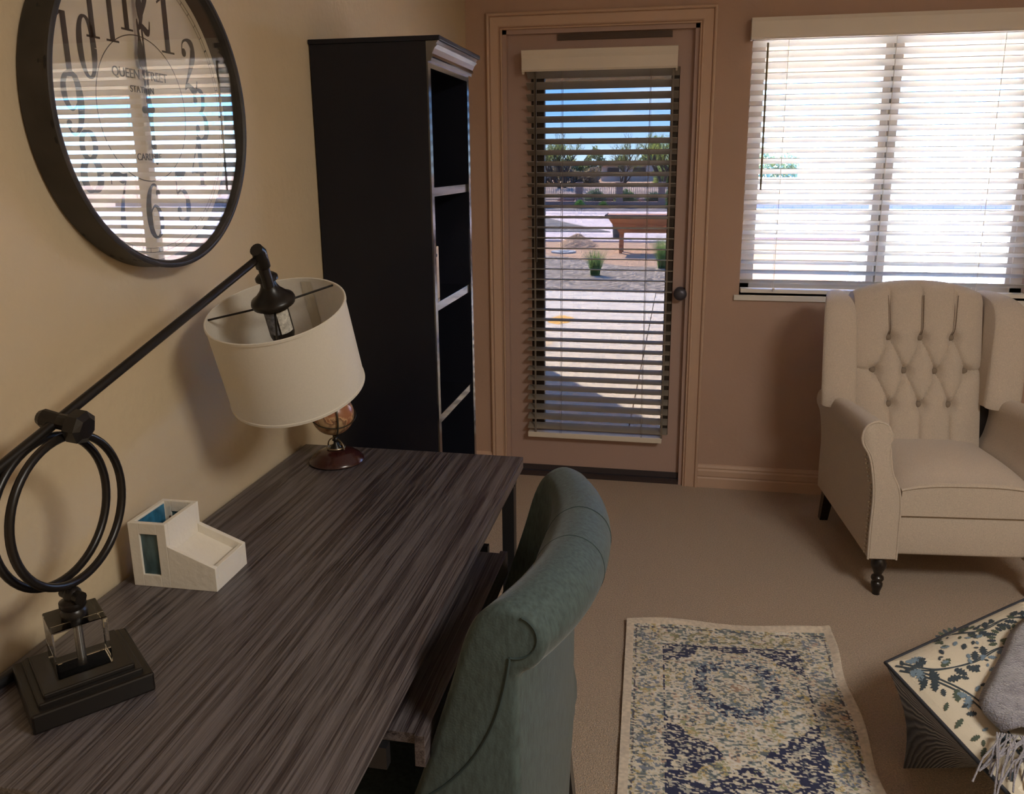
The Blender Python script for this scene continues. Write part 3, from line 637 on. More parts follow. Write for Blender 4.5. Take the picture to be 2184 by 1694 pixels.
for s in (1, -1):
    arm = None
    m = amb(); rings = []
    for b_ in np.linspace(.004, .66, 16):
        f = b_ / .66; ring_ = []
        for a, z in fp:
            zz = z if z < .30 else .30 + (z - .30) * (1 - .20 * f ** 1.3)
            aa = a if a < 0 else a * (1 - .2 * f); bb = b_
            if a < -.05: aa = -.05 + (a + .05) * (1 - .45 * f)
            ring_.append(mir((aa, bb, zz), s))
        rings.append(ring_)
    m.loft(rings); arm = m.build('arm', LINEN, t, smooth=True)
    m = amb(); cenp = (-.01, .4)
    m.loft([[mir((cenp[0] + (a - cenp[0]) * k, b_, cenp[1] + (z - cenp[1]) * k2), s) for a, z in fp] for b_, k, k2 in ((.004, 1.0, 1.0), (-.012, 1.0, 1.0), (-.018, .94, .985), (-.018, .5, .6))])
    m.build('arm_front', LINEN, arm, smooth=True)
    m = amb(); m.tube([mir((a * 1.0 - .002 * (1 if a < -.01 else -1), -.014, z + (.002 if z > .6 else 0)), s) for a, z in fp], .0042, 8); m.build('piping', LINEN, arm, smooth=True)
    # nail heads down the outer face and back along the roll
    m = amb(); path = [(-.0515, .012, .16 + i * .0155) for i in range(17)] + [(-.058 - (z - .41) * .2, .010, z) for z in np.arange(.425, .52, .0155)]
    rl = catmull([(-.070, .012, .512), (-.062, .06, .520), (-.056, .12, .525), (-.053, .19, .520), (-.052, .28, .508), (-.051, .36, .50)], 5)
    for p in path + rl[::1]:
        p = mir(p, s); m.ball((p[0] - .001 * s, p[1], p[2]), .0048, 8, 6)
    m.build('nailhead_trim', NAIL, arm, smooth=True)
# front rail / footrest panel
amb().rbox((AC, .040, .232), (.440, .085, .150), .014, 4).build('footrest_panel', LINEN, t, smooth=True)
amb().box(.02, 2 * AC - .02, .05, .62, .16, .30).build('seat_base', LINEN, t)
# seat cushion: crowned box cushion, rounded front
m = amb(); rings = []
def cushring(b_):
    f = min(1, max(0, (b_ + .005) / .50)); pts = []
    edge = .055 * (1 - math.exp(-(b_ + .012) / .05)); hw = .221 - .002 * (b_ < .02); zt = .400 + edge * .15
    crown = .045 * sin(pi * min(1, max(.05, f)) ** .7) + .004
    n = 22
    for i in range(n + 1):
        u = -1 + 2 * i / n; pts.append((AC + u * hw, b_, zt + crown * (1 - abs(u) ** 3.0) + .012 * (1 - abs(u) ** 12)))
    for i in range(n + 1):
        u = 1 - 2 * i / n; pts.append((AC + u * hw, b_, .312))
    return pts
for b_ in (-.016, -.008, .01, .04, .08, .14, .2, .28, .36, .44, .52): rings.append(cushring(b_))
m.loft(rings); m.build('seat_cushion', LINEN, t, smooth=True)
m = amb(); m.tube([(AC + u * .223, -.018, .404 + .020 * (1 - abs(u) ** 3)) for u in np.linspace(-1, 1, 20)], .0045, 8)
m.tube([(AC - .220, -.012, .312), (AC + .220, -.012, .312)], .0045, 8); m.build('cushion_piping', LINEN, t, smooth=True)
# tufted back: front grid with dents at the buttons and creases between them
def bback(z): return .455 + .21 * (z - .42)
rows = [(.815, [AC - .118, AC, AC + .118]), (.688, [AC - .174, AC - .058, AC + .058, AC + .174]), (.560, [AC - .112, AC, AC + .112])]
btn = [(a, z) for z, l in rows for a in l]
seg = []
r0, r1, r2 = [[(a, z) for a in l] for z, l in rows]
for i in range(3): seg += [(r0[i], r1[i]), (r0[i], r1[i + 1]), (r2[i], r1[i]), (r2[i], r1[i + 1])]
for p in r0: seg.append((p, (p[0] + (p[0] - AC) * .08, 1.10)))
for p in r2: seg.append((p, (p[0], .40)))
seg += [(r1[0], (AC - .28, .70)), (r1[3], (AC + .28, .70))]
HWB = .240; BC = .252
def depth(a, z):
    u = (a - BC) / HWB; d = .032 * (1 - abs(u) ** 4)
    for ba, bz in btn:
        q = (a - ba) ** 2 + (z - bz) ** 2; d -= .030 * math.exp(-q / (2 * .016 ** 2))
    best = 9
    for (x0, y0), (x1, y1) in seg:
        dx, dy = x1 - x0, y1 - y0; tt = max(0, min(1, ((a - x0) * dx + (z - y0) * dy) / (dx * dx + dy * dy)))
        best = min(best, math.hypot(a - x0 - tt * dx, z - y0 - tt * dy))
    d -= .013 * math.exp(-best / .006) + .006 * math.exp(-best ** 2 / (2 * .024 ** 2))
    return d
nu, nv = 150, 180; rings = []
for j in range(nv + 1):
    v = j / nv; row = []
    for i in range(nu + 1):
        u = -1 + 2 * i / nu; a = BC + u * HWB
        ztop = 1.030 - .045 * abs(u) ** 2.4
        if v < .78:
            z = .38 + (ztop - .055 - .38) * v / .78; b_ = bback(z) - depth(a, z)
        else:
            q = (v - .78) / .22 * pi; zc = ztop - .055; rr_ = .055
            zz = zc + rr_ * sin(q); b_ = bback(zc) + .050 - (.050 + depth(a, zc + .03 * sin(q))) * cos(q) if q < pi / 2 else bback(zc) + .050 - .050 * cos(q)
            z = zz
        row.append((a, b_, z))
    a0_ = row[0]
    rings.append(row)
back_bottom = [(p[0], bback(.38) + .10, .38) for p in rings[0]]
rings.append(back_bottom)
m = amb(); m.loft(rings, closed=False)
# side caps
for idx in (0, nu): 
    m.add([r[idx] for r in rings], [tuple(range(len(rings)))])
m.build('backrest', LINEN, t, smooth=True)
for ba, bz in btn:
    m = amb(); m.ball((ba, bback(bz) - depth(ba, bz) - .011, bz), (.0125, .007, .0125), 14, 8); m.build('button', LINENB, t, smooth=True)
# dark thin tubes paint the shade in the tuft folds and pleats
for p in r0:
    for dx in (-.0035, .0035):
        m = amb(); m.tube([(p[0] + dx + (p[0] - AC) * .08 * k, bback(p[1] + k * .165) - depth(p[0] + dx + (p[0] - AC) * .08 * k, p[1] + .165 * k) - .0008, p[1] + .165 * k) for k in np.linspace(.06, 1, 12)], .0013, 5); m.build('crease_shade', LINEND, t)
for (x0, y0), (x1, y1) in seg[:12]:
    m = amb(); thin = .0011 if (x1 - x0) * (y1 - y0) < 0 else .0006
    m.tube([(x0 + (x1 - x0) * k, bback(y0 + (y1 - y0) * k) - depth(x0 + (x1 - x0) * k, y0 + (y1 - y0) * k) - .0003, y0 + (y1 - y0) * k) for k in np.linspace(.10, .90, 14)], thin, 5); m.build('crease_shade', LINEND, t)
# wings
for s in (1, -1):
    m = amb(); rings = []
    prof = [(.42, .570), (.445, .560), (.60, .552), (.66, .60), (.70, .75), (.725, .90), (.715, .955), (.66, .985), (.56, .980), (.49, .955), (.455, .90), (.440, .80), (.425, .68)]
    prof = catmull(prof, 5, loop=True); cb, cz_ = .56, .76
    for q in np.linspace(R(12), R(168), 15):
        a = -.046 - .056 * cos(q); k = .80 + .20 * sin(q) ** .6; w_ = min(1, max(0, (.010 - a) / .10)); ring_ = []
        for b_, z in prof:
            p = mir((a + .27 * (b_ - .50) * w_ - .016 * (z - .57) / .4, cb + (b_ - cb) * k, cz_ + (z - cz_) * (1 - (1 - k) * .45)), s)
            ring_.append((p[0] - (.030 if s < 0 else 0), p[1], p[2]))
        rings.append(ring_)
    m.loft(rings); m.build('wing', LINEN, t, smooth=True)
amb().box(-.02, 2 * AC + .02, .50, .58, .30, .62).build('back_frame', DWOOD, t)
# legs
lp = [(0, .150), (.022, .150), (.023, .142), (.018, .138), (.021, .132), (.026, .120), (.026, .108), (.020, .094), (.014, .080), (.013, .074), (.020, .068), (.022, .060), (.019, .054), (.014, .050), (.019, .044), (.020, .036), (.016, .022), (.012, .008), (.013, 0), (0, 0)]
for a in (.0, 2 * AC):
    m = amb(); m.lathe(lp, (a, .012, 0), (0, 0, 1), 24); m.build('leg', DWOOD, t, smooth=True)
for a in (-.02, 2 * AC + .02):
    m = amb(); m.loft([[(a + x * k, b0 + y * k, z) for x, y in ((-.02, -.02), (.02, -.02), (.02, .02), (-.02, .02))] for z, k, b0 in ((.18, 1.1, .58), (0, .8, .64))]); m.build('leg', DWOOD, t)

# ================================================= TEAL DESK CHAIR
t = thing('desk_chair', 'teal velvet chair with curved scroll back pulled up to the desk', 'chair', (.62, -2.42, 0))
CYC, HWC = -2.425, .285
MID = [(.715, .40), (.720, .50), (.723, .62), (.727, .72), (.729, .79), (.733, .840), (.758, .884), (.790, .905), (.820, .903), (.845, .884), (.856, .852), (.850, .820), (.828, .798), (.802, .787), (.790, .765), (.786, .62), (.784, .48), (.780, .34), (.745, .33)]
END = [(.520, .42), (.557, .48), (.596, .575), (.628, .675), (.656, .765), (.678, .840), (.700, .880), (.734, .900), (.768, .892), (.790, .872), (.798, .846), (.790, .820), (.776, .803), (.760, .792), (.756, .765), (.758, .62), (.758, .48), (.756, .34), (.560, .33)]
def csec(s):
    w_ = abs(s) ** 2.6; out = []
    for (mx_, mz), (ex, ez) in zip(MID, END):
        front = ex < .70; ww = abs(s) ** 6 if front else abs(s) ** 2.2
        out.append((mx_ * (1 - ww) + ex * ww, mz * (1 - w_) + ez * w_ - .010 - .010 * s))
    return catmull(out, 4, loop=True)
def cring(s, inset=0, ds=0):
    sec = csec(s); n_ = len(sec); out = []
    for i, (x, z) in enumerate(sec):
        a, b = sec[i - 1], sec[(i + 1) % n_]; d = Vector((b[0] - a[0], b[1] - a[1])).normalized()
        out.append((x + d.y * inset, CYC + HWC * s + ds * (1 if s > 0 else -1), z - d.x * inset))
    return out
m = MB(); rr_ = .016; ends = [(rr_ * (1 - cos(q)), rr_ * sin(q)) for q in (R(80), R(60), R(40), R(20))]
rings = [cring(-1, i_, d_) for i_, d_ in ends] + [cring(s_) for s_ in np.linspace(-1, 1, 49)] + [cring(1, i_, d_) for i_, d_ in ends[::-1]]
m.loft(rings); m.build('backrest', TEAL, t, smooth=True)
for s_ in (-1, 1):
    y = CYC + s_ * (HWC + .0165); m = MB(); zs = -.010 - .010 * s_
    m.tube([(.750 + .033 * cos(q), y, .855 + zs + .033 * sin(q)) for q in np.linspace(R(-100), R(70), 20)] , .0016, 6)
    m.build('welt', TEALD, t, smooth=True)
    m = MB(); m.tube(catmull([(.744, y, .822), (.741, y, .800), (.733, y, .76), (.718, y, .71), (.690, y, .655), (.650, y, .605), (.600, y, .56), (.560, y, .50)], 5), .0024, 6)
    m.build('welt', TEALD, t, smooth=True)
def plan(s): return .781 - .024 * abs(s) ** 2.2, CYC + HWC * s
for y0_ in (-.10, .10):      # thin darker lines draw the crease shade over the scroll
    sec = csec(y0_ * 2)[6 * 4 - 10:11 * 4 + 6]; MB().tube([(x, CYC + HWC * y0_ * 2.2, z + .0004) for x, z in sec], .0007, 5).build('crease_shade', TEALD, t)
m = MB(); m.rbox((.57, CYC, .435), (.40, .490, .11), .035, 5); m.build('seat', TEAL, t, smooth=True)
m = MB(); m.rbox((.57, CYC, .355), (.40, .530, .07), .015, 3); m.build('seat_rail', TEAL, t, smooth=True)
for x in (.42, .74):
    for y in (CYC - .20, CYC + .20):
        k = 1 if x > .6 else 0; m = MB(); m.loft([[(x + k * (.04 if z == 0 else 0) + q * r_, y + p * r_, z) for q, p in ((-1, -1), (1, -1), (1, 1), (-1, 1))] for z, r_ in ((.335, .02), (0, .013))]); m.build('leg', DWOOD, t)
# back skirt of fabric closing the shell below
m = MB(); rings = []
for z, off in ((.36, .000), (.24, -.003), (.16, -.006)):
    pts = [];
    for s in np.linspace(-1, 1, 21):
        x, y = plan(s); pts.append((x + off, y, z))
    for s in np.linspace(1, -1, 21):
        x, y = plan(s); pts.append((x + off - .03, y * 1.0, z))
    rings.append(pts)
m.loft(rings); m.build('back_skirt', TEAL, t, smooth=True)

# ================================================= RUG (woven colours in a colour attribute, distressed by the wear)
RUGC = [(.829, -1.245), (1.478, -1.192), (1.498, -2.45), (.872, -2.48)]   # far-left, far-right, near-right, near-left
nu, nv = 250, 460
def vnoise(shape, cells, seed):
    r = np.random.default_rng(seed); g = r.random((cells[0] + 2, cells[1] + 2)); yy = np.linspace(0, cells[0], shape[0]); xx = np.linspace(0, cells[1], shape[1])
    yi = yy.astype(int); xi = xx.astype(int); fy = (yy - yi)[:, None]; fx = (xx - xi)[None]; fy = fy * fy * (3 - 2 * fy); fx = fx * fx * (3 - 2 * fx)
    a = g[np.ix_(yi, xi)]; b = g[np.ix_(yi, xi + 1)]; c = g[np.ix_(yi + 1, xi)]; d = g[np.ix_(yi + 1, xi + 1)]
    return (a * (1 - fx) + b * fx) * (1 - fy) + (c * (1 - fx) + d * fx) * fy
sh_ = (nv + 1, nu + 1)
vv, uu = np.meshgrid(np.linspace(0, 1.27, nv + 1), np.linspace(0, .65, nu + 1), indexing='ij')    # metres along and across
fib = vnoise(sh_, (230, 70), 1); fib2 = vnoise(sh_, (240, 110), 2); patch = vnoise(sh_, (26, 12), 3); patch2 = vnoise(sh_, (14, 9), 4); hue = vnoise(sh_, (60, 30), 5); hue2 = vnoise(sh_, (48, 26), 6)
col = np.zeros(sh_ + (3,)); cream = np.array([.74, .68, .55]); 
col[:] = cream
def put(mask, c, thr, mixn=fib):
    k = (mask & (mixn > thr)); col[k] = np.array(c)
allm = np.ones(sh_, bool)
put(allm, (.78, .75, .70), .40, fib2); put(hue > .60, (.60, .47, .22), .45); put(hue < .36, (.62, .44, .33), .55); put(hue2 > .58, (.25, .30, .30), .52); put(hue2 < .36, (.36, .37, .22), .58, fib2)
put(patch > .5, (.16, .19, .20), .66, fib2); put(allm, (.10, .13, .18), .80)
hw = .325; du = np.abs(uu - hw); vc = vv
inner = (du < .205) & (vv > .135)
NAVY = (.022, .030, .095)
def dist_ell(cv, cu, rv, ru): return np.sqrt(((vv - cv) / rv) ** 2 + ((uu - cu) / ru) ** 2)
P = .47   # the medallion repeats down the runner
jit = (patch - .5) * .10 + (patch2 - .5) * .08
for cv in (.345, .345 + 2 * P):
    d = dist_ell(cv, hw, .125, .125) + jit * 1.6
    put(inner & (d > .74) & (d < 1.06) & (patch2 > .22), NAVY, .40); put(inner & (d > .60) & (d < 1.25), (.20, .26, .33), .62, fib2); put(inner & (d > .28) & (d < .42), (.20, .22, .24), .45)
    put(inner & (d < .12), (.45, .30, .22), .3)
# corner spandrels and lozenges
for cv, sz in ((.135, .125), (.345 + P * .62, .15), (.345 + P, .15)):
    dd = (np.abs(vv - cv) / sz + (.205 - du) / .150) + jit * 3.2 - .14 * (uu > hw)
    put(inner & (dd < .95), NAVY, .28); put(inner & (dd > .45) & (dd < .62), (.45, .45, .42), .50, fib2)
dd = (np.abs(vv - (.345 + P)) / .15 + du / .18) + jit * 2.4
put(inner & (dd < .95) & (dd > .45), NAVY, .34)
put(inner & (du < .06) & (np.abs(vv - .15) < .016), NAVY, .30)
# guard lines
put((np.abs(du - .207) < .0035) & (vv > .132), NAVY, .35, fib2); put((du < .207) & (np.abs(vv - .135) < .0035), NAVY, .35, fib2)
put((np.abs(du - .292) < .003) & (vv > .04), (.10, .09, .12), .35, fib2); put((du < .292) & (np.abs(vv - .045) < .003), (.10, .09, .12), .35, fib2)
# rosettes in the side borders
for k in range(16):
    for sgn in (-1, 1):
        d = dist_ell(.09 + k * .085, hw + sgn * .250, .026, .030); put((d > .62) & (d < 1.0), (.22, .26, .34), .38, fib2); put(d < .35, (.24, .27, .32), .40, fib2)
for k in range(5):
    d = dist_ell(.09, hw - .19 + k * .095, .026, .034); put((d > .6) & (d < 1.05), (.30, .28, .16), .42, fib2)
# wear: cream threads showing through
wear = (vnoise(sh_, (250, 60), 9) > .74); col[wear] = np.array([.78, .72, .60])
bandm = (du > .300) | (vv < .030); col[bandm] = np.array([.72, .63, .52]) * (.92 + .16 * fib[bandm][:, None])
col *= (.86 + .28 * fib2[..., None])
vs = []; c0, c1, c2, c3 = [Vector(p) for p in RUGC]
for j in range(nv + 1):
    f = j / nv
    for i in range(nu + 1):
        g = i / nu; p = (c0 * (1 - g) + c1 * g) * (1 - f) + (c3 * (1 - g) + c2 * g) * f
        lift = .010 * math.exp(-((f) / .020) ** 2) * (.5 + .5 * sin(g * 9)) + .012 * math.exp(-((1 - g) / .03) ** 2) * (.5 + .5 * sin(f * 22)) + .0025 * (1 + sin(f * 40 + g * 3)) * .5
        vs.append((p.x + .004 * sin(f * 21) * (g > .9), p.y + .006 * sin(g * 7) * (f < .05), .010 + lift))
me = bpy.data.meshes.new('area_rug'); n1 = nu + 1
fs = [(j * n1 + i, j * n1 + i + 1, (j + 1) * n1 + i + 1, (j + 1) * n1 + i) for j in range(nv) for i in range(nu)]
border = [j * n1 for j in range(nv + 1)] + [nv * n1 + i for i in range(1, n1)] + [j * n1 + nu for j in range(nv - 1, -1, -1)] + [i for i in range(nu - 1, 0, -1)]
b0 = len(vs); vs += [(vs[i][0], vs[i][1], .001) for i in border]; nb = len(border)
fs += [(border[k], border[(k + 1) % nb], b0 + (k + 1) % nb, b0 + k) for k in range(nb)]
me.from_pydata(vs, [], fs)
ca_ = me.color_attributes.new('weave', 'FLOAT_COLOR', 'POINT'); arr = np.ones((len(vs), 4), np.float32); arr[:b0, :3] = col.reshape(-1, 3); arr[b0:, :3] = (.5, .43, .33)
ca_.data.foreach_set('color', arr.ravel()); me.materials.append(mat('rug_pile', (.6, .55, .42), .95, bump=(600, .6, .003), vc='weave', sheen=.2)); me.update()
bm = bmesh.new(); bm.from_mesh(me); bmesh.ops.recalc_face_normals(bm, faces=bm.faces); bm.to_mesh(me); bm.free()
o = bpy.data.objects.new('area_rug', me); C.objects.link(o); tag(o, 'distressed cream and navy patterned rug lying on the tan carpet', 'rug')

# ================================================= OTTOMAN with floral top, and throw
t = thing('ottoman', 'low ottoman with floral cream top and dark navy corduroy sides in the lower right corner', 'ottoman', (1.75, -1.95, 0))
P0, P1, P3 = Vector((1.484, -1.815, .300)), Vector((1.931, -1.435, .300)), Vector((1.628, -2.262, .300)); P2 = P1 + (P3 - P0)
Q0, Q1, Q2, Q3 = Vector((1.556, -1.800, 0)), Vector((1.90, -1.50, 0)), Vector((2.10, -1.64, 0)), Vector((1.80, -1.752, 0))
CORDU = bpy.data.materials.new('navy_corduroy'); CORDU.use_nodes = True; nt = CORDU.node_tree; b = nt.nodes['Principled BSDF']
b.inputs['Base Color'].default_value = (.030, .034, .052, 1); b.inputs['Roughness'].default_value = .9; b.inputs['Sheen Weight'].default_value = .5
tc = nt.nodes.new('ShaderNodeTexCoord'); mp = nt.nodes.new('ShaderNodeMapping'); mp.inputs['Rotation'].default_value = (0, 0, R(-40)); wv = nt.nodes.new('ShaderNodeTexWave'); wv.inputs['Scale'].default_value = 34; wv.inputs['Distortion'].default_value = .8
nt.links.new(tc.outputs['Object'], mp.inputs[0]); nt.links.new(mp.outputs[0], wv.inputs[0]); bp = nt.nodes.new('ShaderNodeBump'); bp.inputs['Strength'].default_value = .8; bp.inputs['Distance'].default_value = .004
nt.links.new(wv.outputs['Fac'], bp.inputs['Height']); nt.links.new(bp.outputs[0], b.inputs['Normal'])
rp = nt.nodes.new('ShaderNodeValToRGB'); rp.color_ramp.elements[0].color = (.026, .028, .042, 1); rp.color_ramp.elements[1].color = (.085, .092, .125, 1); nt.links.new(wv.outputs['Fac'], rp.inputs[0]); nt.links.new(rp.outputs[0], b.inputs['Base Color'])
m = MB(); n = 10; rings = []
def quadring(A_, B_, C_, D_):
    out = []
    for a, b in ((A_, B_), (B_, C_), (C_, D_), (D_, A_)):
        for k in range(n): out.append(a.lerp(b, k / n))
    return out
top = quadring(P0, P1, P2, P3); bot = quadring(Q0, Q1, Q2, Q3)
for f in np.linspace(0, 1, 8):
    rings.append([a.lerp(b, f) + Vector((0, 0, 0)) + (a - (P0 + P2) / 2).normalized() * (-.018 * sin(pi * f)) * Vector((1, 1, 0)).length for a, b in zip(top, bot)])
rings = [[Vector((p.x, p.y, max(p.z, 0))) for p in r] for r in rings]
m.loft(rings); m.build('ottoman_side', CORDU, t, smooth=True)
FL = mat('floral_ground', (.74, .67, .54), .85, bump=(300, .3, .002)); FL1 = mat('floral_slate', (.05, .07, .09), .85); FL2 = mat('floral_blue', (.20, .28, .36), .85); FL3 = mat('floral_green', (.09, .12, .09), .85)
E1 = (P1 - P0); E2 = (P3 - P0)
def tp(u, v, h=0):   # 0..1 across the top
    e = min(u, 1 - u, v, 1 - v); z = .300 + .035 * (1 - math.exp(-max(e, 0) / .10)) ; return P0 + E1 * u + E2 * v + Vector((0, 0, z - .300 + h))
m = MB(); g = 28
vs = [tp(i / g, j / g) for j in range(g + 1) for i in range(g + 1)]
m.add(vs, [(j * (g + 1) + i, j * (g + 1) + i + 1, (j + 1) * (g + 1) + i + 1, (j + 1) * (g + 1) + i) for j in range(g) for i in range(g)])
rr5 = random.Random(5)
def vine(pts, wd, mi):
    m.cur = mi; q = catmull(pts, 10); L_ = []; R_ = []
    for i, p in enumerate(q):
        a = q[max(i - 1, 0)]; b = q[min(i + 1, len(q) - 1)]; d = Vector((b[0] - a[0], b[1] - a[1])).normalized(); nn_ = Vector((-d.y, d.x)) * wd
        L_.append(tp(p[0] + nn_.x, p[1] + nn_.y, .0012)); R_.append(tp(p[0] - nn_.x, p[1] - nn_.y, .0012))
    k = len(L_); m.add(L_ + R_, [(i, i + 1, k + i + 1, k + i) for i in range(k - 1)]); return q
def leaf(u, v, a, s, mi):
    m.cur = mi; n_ = 10; out = []
    for sg in (1, -1):
        rng_ = range(n_) if sg > 0 else range(n_ - 1, -1, -1)
        for k in rng_:
            f = k / (n_ - 1); wd = s * .26 * sin(pi * min(1, f * .90 + .10)) * (1.35 if k % 2 else .62); out.append((f * s, sg * wd))
    pts = [tp(u + x * cos(a) - y * sin(a), v + x * sin(a) + y * cos(a), .0014) for x, y in out]
    c = tp(u + s * .5 * cos(a), v + s * .5 * sin(a), .0014); k = len(pts); m.add(pts + [c], [(i, (i + 1) % k, k) for i in range(k)])
for pts in ([(.02, .06), (.12, .22), (.30, .30), (.52, .30), (.70, .42)], [(.02, .10), (.10, .28), (.16, .50), (.14, .80), (.10, .98)], [(.40, .02), (.52, .12), (.72, .12), (.86, .22), (.98, .20)], [(.30, .98), (.34, .75), (.28, .55)], [(.62, .62), (.80, .60), (.95, .72)], [(.5, .98), (.55, .8), (.7, .75)]):
    for off_ in (0, .022):
        q = vine([(a + off_, b + off_ * .4) for a, b in pts], .0042, 1)
    for i in range(3, len(q) - 3, 3):
        d = math.atan2(q[i + 1][1] - q[i][1], q[i + 1][0] - q[i][0]); sgn = 1 if (i // 5) % 2 else -1
        if .03 < q[i][0] < .93 and .05 < q[i][1] < .93: leaf(q[i][0] + .012 * sgn * cos(d + 1.57), q[i][1] + .012 * sgn * sin(d + 1.57), d + sgn * R(50), .075, rr5.choice((1, 1, 2, 3)))
for i in range(150):
    u, v = rr5.uniform(.04, .90), rr5.uniform(.04, .90); leaf(u, v, rr5.uniform(0, 6.28), rr5.uniform(.022, .055), rr5.choice((1, 1, 2, 3)))
for cu_, cv_ in ((.42, .10), (.62, .30)):
    for k in range(14):
        a = R(200 + k * 14); leaf(cu_ + .10 * cos(a), cv_ + .10 * sin(a), a, .05, 1 if k % 2 else 3)
m.build('floral_top', [FL, FL1, FL2, FL3], t)
m = MB(); m.tube([p + Vector((0, 0, .001)) for p in top], .0045, 8, loop=True); m.build('piping', mat('navy_piping', (.035, .038, .05), .8), t, smooth=True)
# throw blanket
THR = mat('lavender_grey_throw', (.27, .26, .31), .95, bump=(240, 1, .006), vary=(60, .25), sheen=.8)
t = thing('throw_blanket', 'lavender-grey fringed throw blanket draped over the floral ottoman', 'throw blanket', (1.75, -2.05, .34))
edge = catmull([(1.90, -1.58), (1.80, -1.70), (1.735, -1.82), (1.675, -1.92), (1.625, -2.02), (1.640, -2.10)], 5)
m = MB(); rows_ = []
for i, (x, y) in enumerate(edge):
    row = []
    for k in range(18):
        f = k / 17; px_ = x + .45 * f; py_ = y - .06 * f - .12 * f * f
        row.append((px_, py_, .349 + .026 * (1 - math.exp(-f * 14)) + .010 * sin(i * .8 + f * 9) * min(1, f * 6) + .006 * sin(i * 2.3 + f * 3) * min(1, f * 6)))
    rows_.append(row)
m.loft(rows_, closed=False); o = m.build('throw_cloth', THR, t, smooth=True)
md = o.modifiers.new('thickness', 'SOLIDIFY'); md.thickness = .008; md.offset = 0
m = MB(); rr6 = random.Random(6)
for i in range(70):
    f = i / 69; x = 1.632 + .33 * f; y = -2.100 - .02 * f; ln = rr6.uniform(.10, .17); a = rr6.uniform(-2.6, -1.75); z0 = .345
    m.tube([(x, y, z0), (x + ln * .35 * cos(a) + rr6.uniform(-.01, .01), y + ln * .35 * sin(a), z0 + .002), (x + ln * .7 * cos(a), y + ln * .7 * sin(a) + rr6.uniform(-.01, .01), z0 - .004), (x + ln * cos(a), y + ln * sin(a), z0 - .03)], .0019, 5)
m.build('fringe', THR, t)

# ================================================= OUTSIDE
CONC = mat('pale_concrete', (.62, .53, .41), .9, vary=(9, .04))
PATH = mat('pink_concrete', (.66, .52, .45), .9, vary=(4, .06))
SAND = mat('desert_sand', (.46, .27, .145), .95, vary=(5, .15), bump=(9, .6, .04))
struct('ground', MB().box(-60, 60, T + .001, 130, -.30, -.06), SAND)
struct('patio', MB().box(-4, .70, T + .002, 6.02, -.2, -.022).box(.708, 5, T + .002, 5.96, -.2, -.022), CONC)
GRV = gravel('river_gravel', (.10, .075, .05), (.50, .39, .28), 16); GRV2 = gravel('grey_gravel', (.10, .08, .065), (.30, .25, .20), 18)
m = MB(); m.prism([(-5, 6.03), (5, 5.97), (5, 8.7), (.2, 8.6), (-.3, 9.0), (-.8, 9.7), (-1.6, 10.1), (-5, 10.3)], lambda x, y: (x, y, -.1), lambda x, y: (x, y, -.028)); o = m.build('gravel_bed', GRV); tag(o, 'tan river gravel bed beyond the patio edge', 'gravel', kind='stuff')
m = MB(); m.box(-20, 20, 12.7, 14.6, -.1, -.026).box(-20, 20, 21.4, 22.6, -.1, -.02).box(-20, 20, 14.6, 21.4, -.1, -.03); struct('path', m, PATH)
m = MB(); m.prism([(-8, 14.65), (-.55, 14.7), (-1.6, 16.8), (-2.6, 19.0), (-3.2, 21.0), (-8, 21.0)], lambda x, y: (x, y, -.1), lambda x, y: (x, y, -.015)); o = m.build('gravel_triangle', GRV2); tag(o, 'grey gravel patch between the two concrete paths', 'gravel', kind='stuff')
m = MB(); m.box(-20, 20, 22.6, 24.2, -.1, .0); o = m.build('gravel_strip', gravel('dark_gravel', (.14, .11, .10), (.30, .24, .20), 16)); tag(o, 'dark gravel strip at the foot of the low brick wall', 'gravel', kind='stuff')
# paint marks on the patio
for nm, x0, x1, y0, y1, lb in (('paint_mark', -.26, -.06, 3.95, 4.40, 'orange utility paint patch on the sunlit patio, the farther one'), ('paint_mark', -.22, -.08, 2.95, 3.35, 'faint orange paint patch on the patio, nearer to the door')):
    m = MB(); r9 = random.Random(len(lb)); pts = [((x0 + x1) / 2 + (x1 - x0) / 2 * cos(a) * (1 + .25 * r9.uniform(-1, 1)) * 1.1, (y0 + y1) / 2 + (y1 - y0) / 2 * sin(a) * (1 + .2 * r9.uniform(-1, 1))) for a in np.linspace(0, 2 * pi, 17)[:-1]]
    m.prism(pts, lambda x, y: (x, y, -.0215), lambda x, y: (x, y, -.0205)); o = m.build(nm, mat('orange_paint' if y0 > 3.5 else 'faint_orange_paint', (.75, .38, .06) if y0 > 3.5 else (.68, .50, .30), .9)); tag(o, lb, 'paint mark')
# roof over the patio with its beam, and the wing of the house on the left
STUC = mat('tan_stucco', (.50, .42, .34), .9)
struct('patio_roof', MB().box(-.75, 6, T + .001, 2.72, 2.50, 2.62), STUC)
struct('patio_beam', MB().box(-.75, 6, 2.60, 2.75, 2.05, 2.50), mat('tan_beam', (.55, .40, .26), .9))
struct('house_wing', MB().box(-5, -.62, T + .001, 3.13, -.1, 3.2), STUC)
struct('patio_post', MB().box(5.6, 5.9, 2.5, 2.8, -.1, 2.06), STUC)
